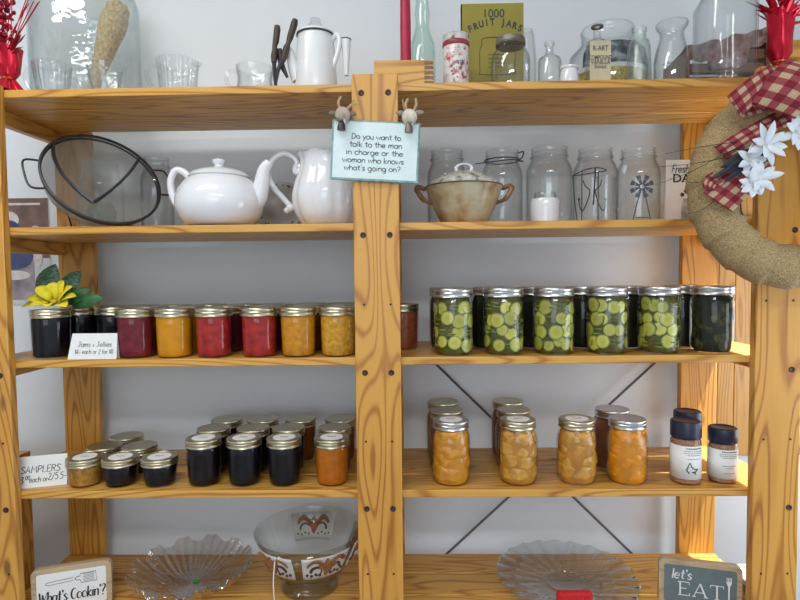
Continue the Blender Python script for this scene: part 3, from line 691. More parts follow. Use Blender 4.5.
# ---------------------------------------------------------------- cards and signs
def card(label, P0, P1, hgt, lean, name='price_card', mat=None):
    """card standing between two base points"""
    a, b = Vector(P0), Vector(P1); d = b-a; wdt = d.length; rz = math.atan2(d.y, d.x)
    t = thing(name, label, 'card', a, (0, 0, rz)); p = bpy.data.objects.new
    return t, wdt
def leanm(o, lean): o.rotation_euler = (-lean, 0, 0)
a = at(18, 488, .030); a.z = Z4+.0005; b = at(67, 482.5, .056); b.z = Z4+.0005
t, W_ = card('white handwritten SAMPLERS price card leaning on the fourth shelf by the left post', a, b, 0, 0)
c_ = MB().box((W_/2, 0, .032), (W_, .0008, .064)).build('card', M['paper'], t); leanm(c_, .16)
mb = strokes(MB(), 'SAMPLERS', W_*.04, .030, .0135, .00075, .12, wf=1.05)
strokes(mb, '3', W_*.03, .010, .0135, .00075, .1); strokes(mb, '00', W_*.14, .017, .008, .0006, .1); strokes(mb, 'each or', W_*.22, .011, .0105, .0006, .15, wf=.85)
strokes(mb, '2/5.5-', W_*.60, .013, .0135, .0007, .1, wf=.9)
o = mb.build('handwriting', M['black'], c_, (0, -.0006, 0))
a = at(67.5, 360.3, .0225); a.z = Z3+.0005; b = at(116.5, 359.5, .0225); b.z = Z3+.0005
t, W_ = card('white folded Jams and Jellies price card in front of the dark jelly jars', a, b, 0, 0)
c_ = MB().poly([(0, 0), (W_, 0), (W_*1.0, .052), (W_*.085, .052)], .0008).build('card', M['paper'], t, smooth=False); leanm(c_, .12)
MB().poly([(0, 0), (W_, 0), (W_, .052), (W_*.085, .052)], .0008).build('card_back', M['paper'], t, (0, .0126, 0), smooth=False).rotation_euler = (.12, 0, 0)
mb = strokes(MB(), 'Jams + Jellies', W_*.2, .025, .010, .00045, .15, wf=1.0)
strokes(mb, '$6- each or 2 for $11', W_*.14, .011, .0088, .0004, .12, wf=.9)
mb.build('handwriting', M['ink'], c_, (0, -.0004, 0))

# hanging sign on middle post
signbg = plain('pale_blue_sign', (.70, .83, .84), .6, var=.04, scale=40)
signed = plain('teal_edge', (.22, .40, .41), .7, var=.3, scale=90)
c0 = at(375.3, 151.5, -.006)
t = thing('hanging_sign', 'pale sign asking about the man in charge, hung by twine on the middle post', 'sign', c0, (0, 0, 0))
t.rotation_euler = (0, R_(3.6), 0)
sw_, sh_ = 87/ppm(-.006), 59/ppm(-.006)
MB().box((0, 0, 0), (sw_, .006, sh_)).build('sign_edge', signed, t, bevel=.001)
MB().box((0, -.0032, .0004), (sw_*.955, .0008, sh_*.935)).build('sign_face', signbg, t)
mb = MB()
for i, ln in enumerate(['Do you want to', 'talk to the man', 'in charge or the', 'woman who knows', "what's going on?"]):
    strokes(mb, ln, (.001, .001, -.001, -.003, -.004)[i], .0215-i*.0148, .0102, .00068, 0, 'c', y=-.0038, wf=(60, 64, 70, 75, 69)[i]/ppm(0)*.81/(text_w(ln)*.0102))
mb.build('lettering', M['black'], t)
def critter(x, z, col, name, flip, lab):
    cmx = plain('felt_'+name, col, .9, var=.15, scale=150)
    o = MB().ball((0, 0, 0), .0100, 16, 12, (1, .9, 1.05)).ball((-.002*flip, -.009, -.004), .0062, 12, 8, (1, 1, .85)).build('cow_head', cmx, t, (x, -.014, z)); o['label'] = lab; o.scale = (1.45, 1.3, 1.45)
    e = MB(); dk = plain('ear_'+name, tuple(v*.45 for v in col), .9)
    for s in (-1, 1): e.ball((s*.0125, .001, .002 if flip > 0 else s*.001+.006), .0052, 10, 6, (1.15, .45, .62))
    e.build('ears', dk, o)
    hn = MB()
    hn.tube(cat_rom([(-.004, 0, .008), (-.006, -.001, .016), (-.003, 0, .023)]), .0018, 6).tube(cat_rom([(.006, 0, .008), (.011, -.001, .013), (.017, 0, .015)] if flip > 0 else [(.005, 0, .008), (.008, -.001, .016), (.007, 0, .024)]), .0018, 6)
    hn.build('twine_horns', M['twine'], o)
    b = MB().lathe([(.0055, -.023), (.0050, -.017), (.0032, -.012), (.001, -.011)], 14).build('bell', M['wire'] if flip > 0 else M['zinc'], o, (.0, -.006, .002))
    MB().tube([(0, .001, -.009), (.003, -.006, -.006), (.004, -.006, -.012)], .0014, 6).build('bow_string', M['white'], o)
critter(-.064, .062, (.46, .38, .30), 'grey', 1, 'small greyish cow head with dark bell')
critter(.062, .064, (.66, .60, .50), 'cream', -1, 'small cream cow head')
mb = MB()
mb.tube(cat_rom([(-.058, -.004, .066), (-.052, -.002, .082), (-.045, .000, .096)]), .0012, 6).tube(cat_rom([(.056, -.004, .066), (.050, -.002, .085), (.047, .0, .100)]), .0012, 6)
mb.tube([(-.045, .0005, .096), (-.03, -.001, .105), (0, -.001, .1065), (.03, -.001, .106), (.047, .0005, .100)], .0011, 6) if False else None
mb.build('twine', M['twine'], t)

def plaque(tl, tr, Yl, Yr, hgt, framemat, facemat, label, name):
    A, B = at(tl[0], tl[1], Yl), at(tr[0], tr[1], Yr); d = B-A; wdt = sqrt(d.x**2+d.y**2)
    zb = Z5+.0005; hgt = (A.z+B.z)/2-zb
    t = thing(name, label, 'sign', (A.x, A.y, zb), (0, -math.atan2(d.z, wdt)*.0, math.atan2(d.y, d.x)))
    def rr(w0, h0, w1, h1, r):
        pts = []
        for cx, cz, a0 in ((w1-r, h1-r, 0), (w0+r, h1-r, 90), (w0+r, h0+r, 180), (w1-r, h0+r, 270)):
            pts += [(cx+r*cos(R_(a0+i*15)), cz+r*sin(R_(a0+i*15))) for i in range(7)]
        return pts
    fr = MB().poly(rr(0, 0, wdt, hgt, .012), .016).build('frame', framemat, t, smooth=False, bevel=.001)
    fc = MB().poly(rr(.0105, .0105, wdt-.0105, hgt-.0105, .004), .003).build('face', facemat, t, (0, -.0012, 0), smooth=False)
    return t, wdt, hgt, fc
slate = plain('slate_grey', (.13, .17, .18), .7, var=.1, scale=40)
t, W_, H_, fc = plaque((30, 572), (111, 559.5), .030, .078, .1, M['palewood'], M['white'], "white framed What's Cookin' sign with a spatula drawing at lower left", 'cookin_sign')
mb = MB(); k = W_
sx, sz = k*.52, H_-.029
mb.tube([(k*.18, 0, sz-.004), (k*.19, 0, sz-.0005), (k*.23, 0, sz+.0005), (k*.52, 0, sz+.0035)], .0005, 4).tube([(k*.18, 0, sz-.004), (k*.21, 0, sz-.006), (k*.52, 0, sz-.0025)], .0005, 4)
mb.tube([(k*.54, 0, sz), (k*.56, 0, sz+.004), (k*.60, 0, sz+.004), (k*.61, 0, sz+.010), (k*.80, 0, sz+.011), (k*.815, 0, sz-.009), (k*.62, 0, sz-.010), (k*.60, 0, sz-.003), (k*.56, 0, sz-.003), (k*.54, 0, sz)], .0006, 4)
for i in range(6): mb.tube([(k*(.64+.01*(i % 2)), 0, sz+.008-i*.003), (k*.78, 0, sz+.009-i*.003)], .0004, 4)
mb.build('spatula_drawing', M['ink'], fc, (0, -.0003, 0))
strokes(MB(), "What's Cookin'?", k*.085, H_-.071, .0225, .0006, .12, wf=.83*k/(text_w("What's Cookin'?")*.0225), bold=1.7).build('lettering', M['black'], fc, (0, -.0004, 0))
t, W_, H_, fc = plaque((659, 558), (743, 567.5), .075, .035, .1, M['palewood'], slate, "grey let's EAT sign with a white fork in a pale wood frame at lower right", 'eat_sign')
k = W_
strokes(MB(), "let's", k*.15, H_-.038, .020, .0009, .15, wf=.95, bold=.6).build('script_lettering', M['white'], fc, (0, -.0004, 0))
mb = MB(); ez = H_-.072; eh = .028
def serif(px, w_): mb.box((px, -.0006, ez+.0006), (w_, .001, .0013)); 
def bar(x0_, z0_, x1_, z1_, th_):
    d = Vector((x1_-x0_, 0, z1_-z0_)); mb.box(((x0_+x1_)/2, -.0006, (z0_+z1_)/2), (d.length, .001, th_), Matrix.Rotation(-math.atan2(d.z, d.x), 3, 'Y'))
ex = k*.26
bar(ex, ez, ex, ez+eh, .0030); bar(ex-.004, ez+eh, ex+.017, ez+eh, .0013); bar(ex-.004, ez, ex+.018, ez, .0013); bar(ex, ez+eh*.52, ex+.012, ez+eh*.52, .0012)
bar(ex+.017, ez+eh, ex+.017, ez+eh-.005, .0013); bar(ex+.018, ez, ex+.018, ez+.005, .0013); bar(ex-.004, ez+eh, ex-.004, ez+eh-.002, .0012)
ax = k*.50
bar(ax-.012, ez, ax, ez+eh, .0013); bar(ax, ez+eh, ax+.011, ez, .0032); bar(ax-.007, ez+.009, ax+.007, ez+.009, .0012); bar(ax-.015, ez, ax-.008, ez, .0013); bar(ax+.007, ez, ax+.015, ez, .0013)
tx_ = k*.70
bar(tx_, ez, tx_, ez+eh, .0030); bar(tx_-.012, ez+eh, tx_+.012, ez+eh, .0013); bar(tx_-.012, ez+eh, tx_-.012, ez+eh-.005, .0013); bar(tx_+.012, ez+eh, tx_+.012, ez+eh-.005, .0013); bar(tx_-.004, ez, tx_+.004, ez, .0013)
mb.build('block_lettering', M['white'], fc, (0, -.0003, 0), smooth=False)
mb = MB(); fx = k*.84; fz = H_-.024
for i in (-1.5, -.5, .5, 1.5): mb.tube([(fx+i*.0026, 0, fz), (fx+i*.0026, 0, fz-.009)], .0008, 6)
mb.poly([(fx-.005, fz-.009), (fx+.005, fz-.009), (fx+.004, fz-.014), (fx+.0014, fz-.019), (fx+.0012, fz-.055), (fx-.0012, fz-.055), (fx-.0014, fz-.019), (fx-.004, fz-.014)], .001)
mb.build('fork_drawing', M['white'], fc, (0, -.0012, 0))

# ---------------------------------------------------------------- things outside the shelves: cabinet panel, crate edge, poster
pw = wood('panel_pine', 2, (.60, .34, .09), (.38, .17, .035), knots=False)
pl = at(718.5, 300, .33); ztop = at(790, 42, .33).z; zb = -.47
t = thing('plank_panel', 'yellow pine plank panel on the wall behind the right post', 'panel', (pl.x, .349, zb))
x = 0; i = 0
while x < .5:
    wd = .042
    MB().box((x+wd/2, -.010, (ztop-zb)/2), (wd-.0012, .018, ztop-zb)).build('plank', pw, t, bevel=.0015); x += wd; i += 1
MB().box((x/2, -.026, ztop-zb-.020), (x, .014, .040)).build('top_rail', M['board'], t, bevel=.002)
MB().box((x/2, -.026, at(750, 220, .32).z-zb), (x, .014, .018)).build('middle_rail', M['board'], t, bevel=.002)
# low pine stand at far left, only its right corner shows
Yc = .20; cz = at(32, 450.5, .20).z; cxr = min(at(31.5, 480, Yc).x, XLI-2*h-.004)
t = thing('wooden_stand', 'low pine stand on the floor beyond the left post, its brown corner showing', 'stand', (cxr-.12, .14, FZ))
MB().box((0, 0, (cz-FZ)/2-.01), (.24, .12, cz-FZ-.02)).build('body', M['post'], t, bevel=.002)
MB().box((0, 0, cz-FZ-.009), (.24, .122, .018)).build('top', M['board'], t, bevel=.002)

p0 = at(8, 305, YW); p1 = at(48.5, 198, YW)
t = thing('photo_poster', 'brown poster of old photos on the wall behind the left post', 'poster', (p0.x-.09, YW-.001, p0.z))
pwid, phgt = p1.x-p0.x+.09, p1.z-p0.z
pbrown = plain('poster_brown', (.20, .12, .10), .6, var=.3, scale=25); pgrey = plain('poster_grey', (.30, .26, .29), .6, var=.45, scale=22); pblue = plain('poster_blue', (.06, .075, .17), .6, var=.3, scale=30); pwhite = plain('poster_white', (.66, .62, .60), .6, var=.15, scale=40)
MB().box((pwid/2, -.0006, phgt/2), (pwid, .0012, phgt)).build('sheet', plain('poster_paper', (.60, .62, .62), .6), t)
ph = MB().box((pwid/2, -.0015, phgt*.72), (pwid-.002, .0006, phgt*.56)).build('upper_photo', pbrown, t)
MB().box((pwid/2-.02, -.0015, phgt*.24), (pwid-.045, .0006, phgt*.38)).build('lower_photo', pgrey, t)
def disc(cx, cz, rx, rz_, m, nm, par, y=-.0021):
    MB().poly([(cx+rx*cos(2*pi*i/20), cz+rz_*sin(2*pi*i/20)) for i in range(20)], .0004).build(nm, m, par, (0, y, 0), smooth=False)
disc(pwid*.50, phgt*.80, .026, .022, pwhite, 'bonnet_patch', t); disc(pwid*.5, phgt*.66, .034, .038, pblue, 'dress_patch', t, -.0024); disc(pwid*.83, phgt*.70, .013, .012, pwhite, 'cap_patch', t, -.0024); disc(pwid*.55, phgt*.46, .05, .035, pblue, 'lower_dress_patch', t, -.0027); disc(pwid*.85, phgt*.46, .012, .03, pwhite, 'stocking_patch', t, -.003); disc(pwid*.55, phgt*.28, .04, .012, pwhite, 'pale_patch', t)
MB().box((pwid*.6, -.0023, phgt*.945), (pwid*.6, .0004, .006)).build('caption_strip', pwhite, t)

# ---------------------------------------------------------------- glass helper
def shell(prof, th=.0022):
    """outer profile plus inner wall so a vessel has real wall thickness"""
    inn = [(max(r-th, .0005), z+(th if i == 0 else 0)) for i, (r, z) in enumerate(prof)]
    return prof + [(prof[-1][0]-th*.5, prof[-1][1]+th*.4)] + inn[::-1]
def vessel(name, label, cat, px, py, Y, z, prof, mat, group=None, n=36, mod=None, part='glass', th=.0022, rz=0):
    t = thing(name, label, cat, pos(px, py, Y, z), (0, 0, rz), group)
    MB().lathe(shell(prof, th), n, mod=mod, cap1=True).build(part, mat, t)
    return t
FRONT = {549.5: .011, 456: .026, 510.5: .028, 569: .016, 597: .009, 607: .048, 639: .014, 671.5: .030, 724.5: .040, 316: .017, 284: .003, 422.5: .010, 527: .010, 8.5: .02, 779: .02}
def hgt(px, py, Y, z, front=None):      # height of a point seen on the front of a round thing centred at depth Y
    f_ = front if front is not None else (FRONT.get(px, .016) if z > .3 else .018 if z > 0 else 0)
    return at(px, py, Y-f_).z - z
def mason(Rr, H, neck=.72):
    return [(Rr*.82, 0), (Rr*.95, .003), (Rr, .012), (Rr, H*.66), (Rr*.97, H*.74), (Rr*.84, H*.82), (Rr*neck, H*.865), (Rr*neck, H*.88), (Rr*(neck+.07), H*.885), (Rr*(neck+.07), H*.90), (Rr*neck, H*.905), (Rr*neck, H*.93), (Rr*(neck+.03), H*.94), (Rr*neck, H*.95), (Rr*neck, H*.985), (Rr*(neck+.02), H)]
# --- shelf two
Y = .205; GM = 'clear mason jars on the second shelf'
for px, hw, ytop, lb, neck in [(447, 19.5, 150, 'clear mason jar behind the brown tureen on the left', .80), (502, 20, 150, 'clear mason jar with wire bail right of the brown tureen', .80), (549, 22.5, 147, 'clear mason jar behind the small white jar', .76), (595, 21.5, 148, 'clear mason jar behind the black wire hooks', .74), (638, 20.5, 148, 'clear mason jar with a blue windmill on its front', .76),
        (101, 21, 161, 'clear mason jar seen through the grey mesh strainer', .78), (157, 15.5, 157, 'narrow clear jar behind the right handle of the strainer', .76)]:
    Yj = .236 if px > 160 else .239
    Rr = hw/ppm(Yj); H = hgt(px, ytop, Yj, Z2)
    t = vessel('mason_jar', lb, 'jar', px, 185, Yj, Z2, mason(Rr, H, neck), M['glass'], GM)
    if px == 502:
        b = MB().torus(Rr*.86, .0013, 32, 6, (0, 0, H*.885))
        b.tube(cat_rom([(-Rr*.86, -.004, H*.86), (-Rr*1.4, -Rr*1.0, H*.80), (Rr*.2, -Rr*1.0, H*.845), (Rr*.86, -.01, H*.865)]), .0013, 6)
        b.tube(cat_rom([(Rr*.7, -Rr*.5, H*.95), (Rr*.95, -Rr*.5, H*.97), (Rr*.9, -Rr*.5, H*.90), (Rr*.75, -Rr*.5, H*.86), (Rr*.95, -Rr*.5, H*.85)]), .0016, 6)
        b.build('wire_bail', M['wire'], t)
    if px == 638:
        blue = plain('windmill_blue', (.10, .13, .19), .5, var=.3, scale=80)
        def wrapj(x_, z_, e=.0008): a_ = (x_-.010)/Rr; return ((Rr+e)*sin(a_), -(Rr+e)*cos(a_), z_)
        wm = MB(); zc = hgt(638, 184, .17, Z2)
        for i in range(8):
            a_ = i*pi/4+.35
            for s0, s1, wv in ((.007, .0155, (.0022, .0040)), (.0165, .026, (.0042, .0055))):
                ring = []
                pts = [(s0, -wv[0]), (s1, -wv[1]), (s1, wv[1]), (s0, wv[0])]
                q = [wrapj(u*cos(a_)-v*sin(a_), zc+u*sin(a_)+v*cos(a_)) for u, v in pts]
                wm.quad(*q)
        wm.tube([wrapj(.006*cos(i*pi/8), zc+.006*sin(i*pi/8)) for i in range(17)], .0014, 5)
        for s in (-1, 1): wm.tube([wrapj(s*(.004+.017*f), zc*(1-f)+.004*f-(.008*(1-f))) for f in [j/8 for j in range(9)]], .0010, 5)
        wm.tube([wrapj(-.013+.026*j/6, .020) for j in range(7)], .0009, 5)
        wm.build('windmill_print', blue, t, smooth=False, solid=.0006)
    if px == 101:
        MB().ball((0, 0, .046), Rr*.68, 14, 10, (1, 1, .95), lump=.25).build('green_filler', plain('teal_filler', (.16, .32, .27), .8, var=.5, scale=60), t)
# small white jar
Y = .12; px = 545
t = thing('milk_glass_jar', 'small white jar with clear lid in front of a mason jar', 'jar', pos(px, 205, Y, Z2))
Rr = 14.2/ppm(Y); H = hgt(px, 198, Y, Z2)
MB().lathe([(Rr*.88, 0), (Rr*.95, .002), (Rr, H*.5), (Rr*1.0, H*.85), (Rr*.92, H)], 28).build('body', M['white_ceramic'], t)
MB().lathe(shell([(Rr*.72, H), (Rr*.76, H+.003), (Rr*.76, H+.010), (Rr*.70, H+.013)], .0015), 28).build('glass_lid', M['glass'], t)
# black wire hooks and glass mug
Y = .13; px = 590
t = thing('wire_hook_rack', 'black wire rack with curled hooks in front of a clear jar', 'rack', pos(px, 200, Y, Z2))
s = 1/ppm(Y); zz = lambda y: hgt(px, y, Y, Z2)
mb = MB()
mb.tube(cat_rom([(-17*s, 0, zz(174)), (-8*s, -.02, zz(170)), (4*s, -.02, zz(168)), (16*s, 0, zz(169)), (4*s, .02, zz(170)), (-8*s, .02, zz(172)), (-17*s, 0, zz(174))]), .0011, 6)
mb.tube([(2*s, -.02, zz(168)), (2*s, -.02, zz(176)), (1*s, -.015, zz(205))], .0016, 6)
for q in (-1, 1):
    mb.tube(cat_rom([(q*9*s, -.015, zz(180)), (q*7*s, -.017, zz(186)), (q*3*s, -.017, zz(190)), (q*4*s, -.017, zz(198)), (q*9*s, -.017, zz(210)), (q*12*s, -.017, zz(208)), (q*13*s, -.015, zz(199))]), .0012, 6)
    mb.ball((q*13*s, -.015, zz(199)), .0028, 8, 6)
    mb.tube([(q*8*s, -.0, zz(170)), (q*8*s, .0, 0.001)], .0011, 6)
mb.tube([(-17*s, 0, zz(174)), (-15*s, 0, zz(200)), (-12*s, 0, .001)], .001, 6)
mb.build('wire', M['wire'], t)
t = vessel('glass_mug', 'clear glass mug with round handle left of the windmill jar', 'mug', 606, 200, .085, Z2, [(.014, 0), (.017, .002), (.0185, .02), (.0185, .06), (.0195, hgt(606, 175, .085, Z2))], M['glass'], n=28)
MB().tube(cat_rom([(.018, -.004, .075), (.030, -.008, .072), (.034, -.01, .05), (.026, -.006, .03), (.018, -.004, .024)]), .0032, 8).build('handle', M['glass'], t)
# dairy sign
Y = .17; A = pos(664.5, 218, Y, Z2)
t = thing('dairy_sign', 'white Fresh DAIRY plaque leaning behind the burlap wreath', 'sign', (A[0], Y, Z2+.0005), (0, 0, 0))
wd, hh = 52/ppm(Y), hgt(680, 158.5, Y, Z2)
pl_ = MB().box((wd/2, 0, hh/2), (wd, .008, hh)).build('plaque', plain('ivory_plaque', (.72, .70, .66), .6, var=.06, scale=30), t, bevel=.001)
strokes(MB(), 'Fresh', wd*.10, hh*.80, .017, .0009, .25, wf=.85).build('script_lettering', M['ink'], pl_, (0, -.0045, 0))
font_mesh('DAIRY', .026, 'block_lettering', M['black'], pl_, (wd*.46, -.0042, hh*.655), bold=.0004, sx=1.05)
mb = MB(); bx = wd*.38
mb.poly([(bx-.010, .006), (bx+.010, .006), (bx+.010, .040), (bx+.006, .050), (bx+.006, .058), (bx-.006, .058), (bx-.006, .050), (bx-.010, .040)], .0004).build('bottle_print', plain('grey_print', (.33, .33, .34), .6, var=.4, scale=60), pl_, (0, -.0045, 0), smooth=False)
mb = MB()
for dx, dz in ((-.008, .066), (.0, .074), (.009, .068), (.016, .078)): mb.poly([(bx+dx+.006*cos(i*pi/5)*(1 if i % 2 else .6), dz+.006*sin(i*pi/5)*(1 if i % 2 else .6)) for i in range(10)], .0004)
mb.build('flower_print', M['ink'], pl_, (0, -.0047, 0), smooth=False)

# tureen
Y = .100; px = 464; t = thing('lidded_tureen', 'brown and cream lidded tureen with white loop knob on the second shelf', 'tureen', pos(px, 200, Y, Z2))
def speckle(name, c1, c2, c3, sc):
    m, nt, out = nmat(name); b = N(nt, 'ShaderNodeBsdfPrincipled'); nt.links.new(b.outputs[0], out.inputs[0]); b.inputs['Roughness'].default_value = .25
    tc = N(nt, 'ShaderNodeTexCoord'); nz = N(nt, 'ShaderNodeTexNoise'); nz.inputs['Scale'].default_value = sc; nz.inputs['Detail'].default_value = 5; nt.links.new(tc.outputs['Object'], nz.inputs['Vector'])
    rp = N(nt, 'ShaderNodeValToRGB'); e = rp.color_ramp.elements; e.new(.5); e[0].position = .36; e[1].position = .5; e[2].position = .62
    for i, c in enumerate((c1, c2, c3)): e[i].color = c+(1,)
    nt.links.new(nz.outputs[0], rp.inputs[0]); nt.links.new(rp.outputs[0], b.inputs['Base Color']); return m
bowlm = speckle('tureen_glaze', (.30, .19, .085), (.46, .35, .20), (.50, .45, .32), 24); lidm = speckle('tureen_lid_glaze', (.20, .22, .17), (.55, .55, .49), (.68, .68, .64), 60)
k = 1/ppm(Y); hz = hgt(px, 186, Y, Z2)
MB().lathe([(.044, 0), (.047, .002), (.052, hz*.14), (.063, hz*.42), (.0735, hz*.75), (.080, hz*.96), (.0815, hz), (.077, hz)], 40).build('bowl', bowlm, t)
MB().torus(.0805, .0016, 48, 6, (0, 0, hz)).build('rim_line', plain('green_rim', (.07, .09, .06), .4), t)
ht = hgt(px, 171, Y, Z2)
MB().lathe([(.077, hz+.0015), (.070, hz+.010), (.052, hz+.022), (.028, ht), (.010, ht+.003), (.001, ht+.003)], 40).build('lid', lidm, t)
MB().torus(.0165, .0040, 28, 8, (0, 0, ht+.008), xf=Matrix.Rotation(R_(78), 3, 'X') @ Matrix.Scale(.62, 3, Vector((0, 1, 0)))).build('loop_knob', M['white_ceramic'], t)
for s in (-1, 1):
    o = MB().tube(cat_rom([(s*.060, -.006, hz*.55), (s*.084, -.010, hz*.66), (s*.098, -.006, hz*.92), (s*.094, .004, hz*1.03), (s*.080, .004, hz*.96)]), [.004]*6+[.0055]*6+[.0065]*6+[.005]*6+[.004], 8).build('handle', plain('tureen_handle', (.22, .11, .06), .3, var=.4, scale=60), t)

# teapot
Y = .100; px = 220; t = thing('teapot', 'plain white ceramic teapot with lid on the second shelf', 'teapot', pos(px, 200, Y, Z2))
k = 1/ppm(Y); zz = lambda y: hgt(px, y, Y, Z2); wc = M['white_ceramic']
bodyp = [(26, 226), (33, 224), (39, 217), (43, 206), (42.5, 198), (39, 188), (33, 180), (28, 176)]
MB().lathe([(r*k, max(0, zz(y))) for r, y in bodyp], 48).build('body', wc, t)
MB().lathe([(29.5*k, zz(176.5)), (30*k, zz(175.5)), (27*k, zz(172)), (18*k, zz(168.5)), (9*k, zz(167)), (5*k, zz(165.5)), (4.2*k, zz(163.5)), (6.5*k, zz(160.5)), (6.5*k, zz(158.5)), (3*k, zz(157)), (.3*k, zz(156.8))], 40).build('lid', wc, t)
MB().tube(cat_rom([(30*k, -.004, zz(205)), (38*k, -.006, zz(199)), (43*k, -.008, zz(184)), (46*k, -.009, zz(170)), (52*k, -.010, zz(162))]), [11*k-(i/24)*6.4*k for i in range(25)], 16).build('spout', wc, t)
MB().tube(cat_rom([(-27*k, .004, zz(180)), (-36*k, .006, zz(170)), (-45*k, .006, zz(168)), (-50*k, .006, zz(178)), (-49*k, .006, zz(192)), (-44*k, .004, zz(203)), (-38*k, .004, zz(207))]), 3.6*k, 12).build('handle', wc, t)
# pitcher
Y = .140; px = 329; t = thing('pitcher', 'white fluted ceramic pitcher partly behind the hanging sign', 'pitcher', pos(px, 200, Y, Z2))
k = 1/ppm(Y); zz = lambda y: hgt(px, y, Y, Z2)
pp = [(22, 226), (28, 223), (34, 212), (36.5, 201), (36.5, 194), (34, 183), (30, 172), (28, 164), (28.5, 157), (31, 153.5), (29.5, 154), (26.5, 160)]
MB().lathe([(r*k, max(0, zz(y))) for r, y in pp], 80, mod=lambda r, z, a: (r*(1-.045*abs(cos(5*a))**6 + (.02*cos(10*a) if z > .14 else 0)), z+(.0025*cos(10*a) if z > .145 else 0))).build('body', wc, t)
MB().tube(cat_rom([(-28*k, -.002, zz(163)), (-31*k, -.004, zz(171)), (-33*k, -.003, zz(168)), (-31*k, -.002, zz(160)), (-38*k, -.002, zz(153)), (-47*k, -.002, zz(152)), (-57*k, -.002, zz(160)), (-60*k, -.002, zz(172)), (-55*k, -.002, zz(185)), (-47*k, -.002, zz(195)), (-39*k, -.003, zz(204)), (-34*k, -.003, zz(207))]), 3.0*k, 10).build('handle', wc, t)
MB().ball((-38.5*k, -.004, zz(206.5)), 4.4*k, 12, 8).ball((-42*k, -.004, zz(209)), 3.2*k, 12, 8).build('handle_scroll', wc, t)
# floral plate between them
Y = .265; px = 281; t = thing('floral_plate', 'grey plate with brown flower rim leaning on the wall between teapot and pitcher', 'plate', pos(px, 200, Y, Z2), (0, 0, 0))
pr_ = 26/ppm(Y); lean = R_(76)
o = MB().lathe([(pr_*.45, 0), (pr_*.6, .001), (pr_*.72, .006), (pr_*.98, .010), (pr_, .0105), (pr_*.98, .012), (pr_*.70, .0085), (pr_*.58, .003), (.001, .003)], 48).build('plate', plain('grey_glaze', (.42, .41, .40), .3, var=.08), t, (0, 0, pr_*sin(lean)+.002)); o.rotation_euler = (lean, 0, 0)
mb = MB()
for i in range(11):
    a_ = i*2*pi/11+.2
    for j in range(3):
        aa = a_+(j-1)*.13; rr_ = pr_*(.84+.05*((i+j) % 2)); mb.ball((rr_*cos(aa), rr_*sin(aa), .0098), .0042-.0008*j, 8, 5, (1.3, .8, .3), Matrix.Rotation(aa*2, 3, 'Z'))
mb.build('flower_border', M['brown_ink'], o)

# strainer
Yc = .116; C = at(103.5, 178.5, Yc)
dv = (C-CAM).normalized(); rt = Vector((0, 0, 1)).cross(dv)*-1; rt.normalize(); upv = rt.cross(dv)
nn = (-dv*cos(R_(43)) + sin(R_(43))*(rt*.37+upv*.93)).normalized()
Rr = 58.5/ppm(Yc)*.93
e1 = (rt*.93-upv*.37); e1 = (e1-nn*e1.dot(nn)).normalized(); e2 = nn.cross(e1)
B = Matrix((e1, e2, nn)).transposed()
t = thing('mesh_strainer', 'grey wire mesh strainer with two handles tilted towards the room on the second shelf', 'strainer', (C.x, C.y, Z2))
oz = C.z-Z2
hold = bpy.data.objects
B_h = B @ Matrix.Rotation(R_(28), 3, 'Z')
mb = MB().lathe([(Rr, 0), (Rr*.985, -.012), (Rr*.90, -.040), (Rr*.68, -.067), (Rr*.38, -.083), (Rr*.10, -.089), (.002, -.090)], 56, c=(0, 0, oz), cap0=False, cap1=False, xf=B)
mb.build('mesh_bowl', M['gauze'], t)
MB().torus(Rr, .0030, 72, 8, (0, 0, oz), xf=B).torus(Rr*.985, .0022, 72, 6, tuple(Vector((0, 0, oz))-nn*.008), xf=B).build('rim', M['wire'], t)
def bl(x_, y_, z_, BB=None): v = (BB or B) @ Vector((x_, y_, z_)); return Vector((v.x, v.y, v.z+oz))
for s in (-1, 1):
    c0_ = 0 if s < 0 else 0
    MB().tube(cat_rom([bl(s*Rr*cos(.3), Rr*sin(.3), 0, B_h), bl(s*Rr*1.20, Rr*.28, 0, B_h), bl(s*Rr*1.24, 0.0, 0, B_h), bl(s*Rr*1.20, -Rr*.28, 0, B_h), bl(s*Rr*cos(.3), -Rr*sin(.3), 0, B_h)], 5), .0022, 8).build('handle', M['wire'], t)
prof_ = [(Rr, 0), (Rr*.985, -.012), (Rr*.90, -.040), (Rr*.68, -.067), (Rr*.38, -.083), (Rr*.02, -.088)]
for a_ in (R_(64), R_(161)):
    MB().tube(cat_rom([bl(r_*.985*cos(a_), r_*.985*sin(a_), z_+.002) for r_, z_ in prof_], 4), .0042, 6, flat=.4).build('strap', M['steel'], t)
for px_, py_ in ((72, 227), (141, 224)):
    q = at(px_, py_, Yc-.02); ql = Vector((q.x-C.x, q.y-C.y, .0025)); top = bl(Rr*.75*(-.6 if px_ < 100 else .75), -Rr*.72, -.02)
    MB().tube(cat_rom([top, (top+ql)/2+Vector((0, .004, 0)), ql]), .0020, 6).build('foot_wire', M['wire'], t)

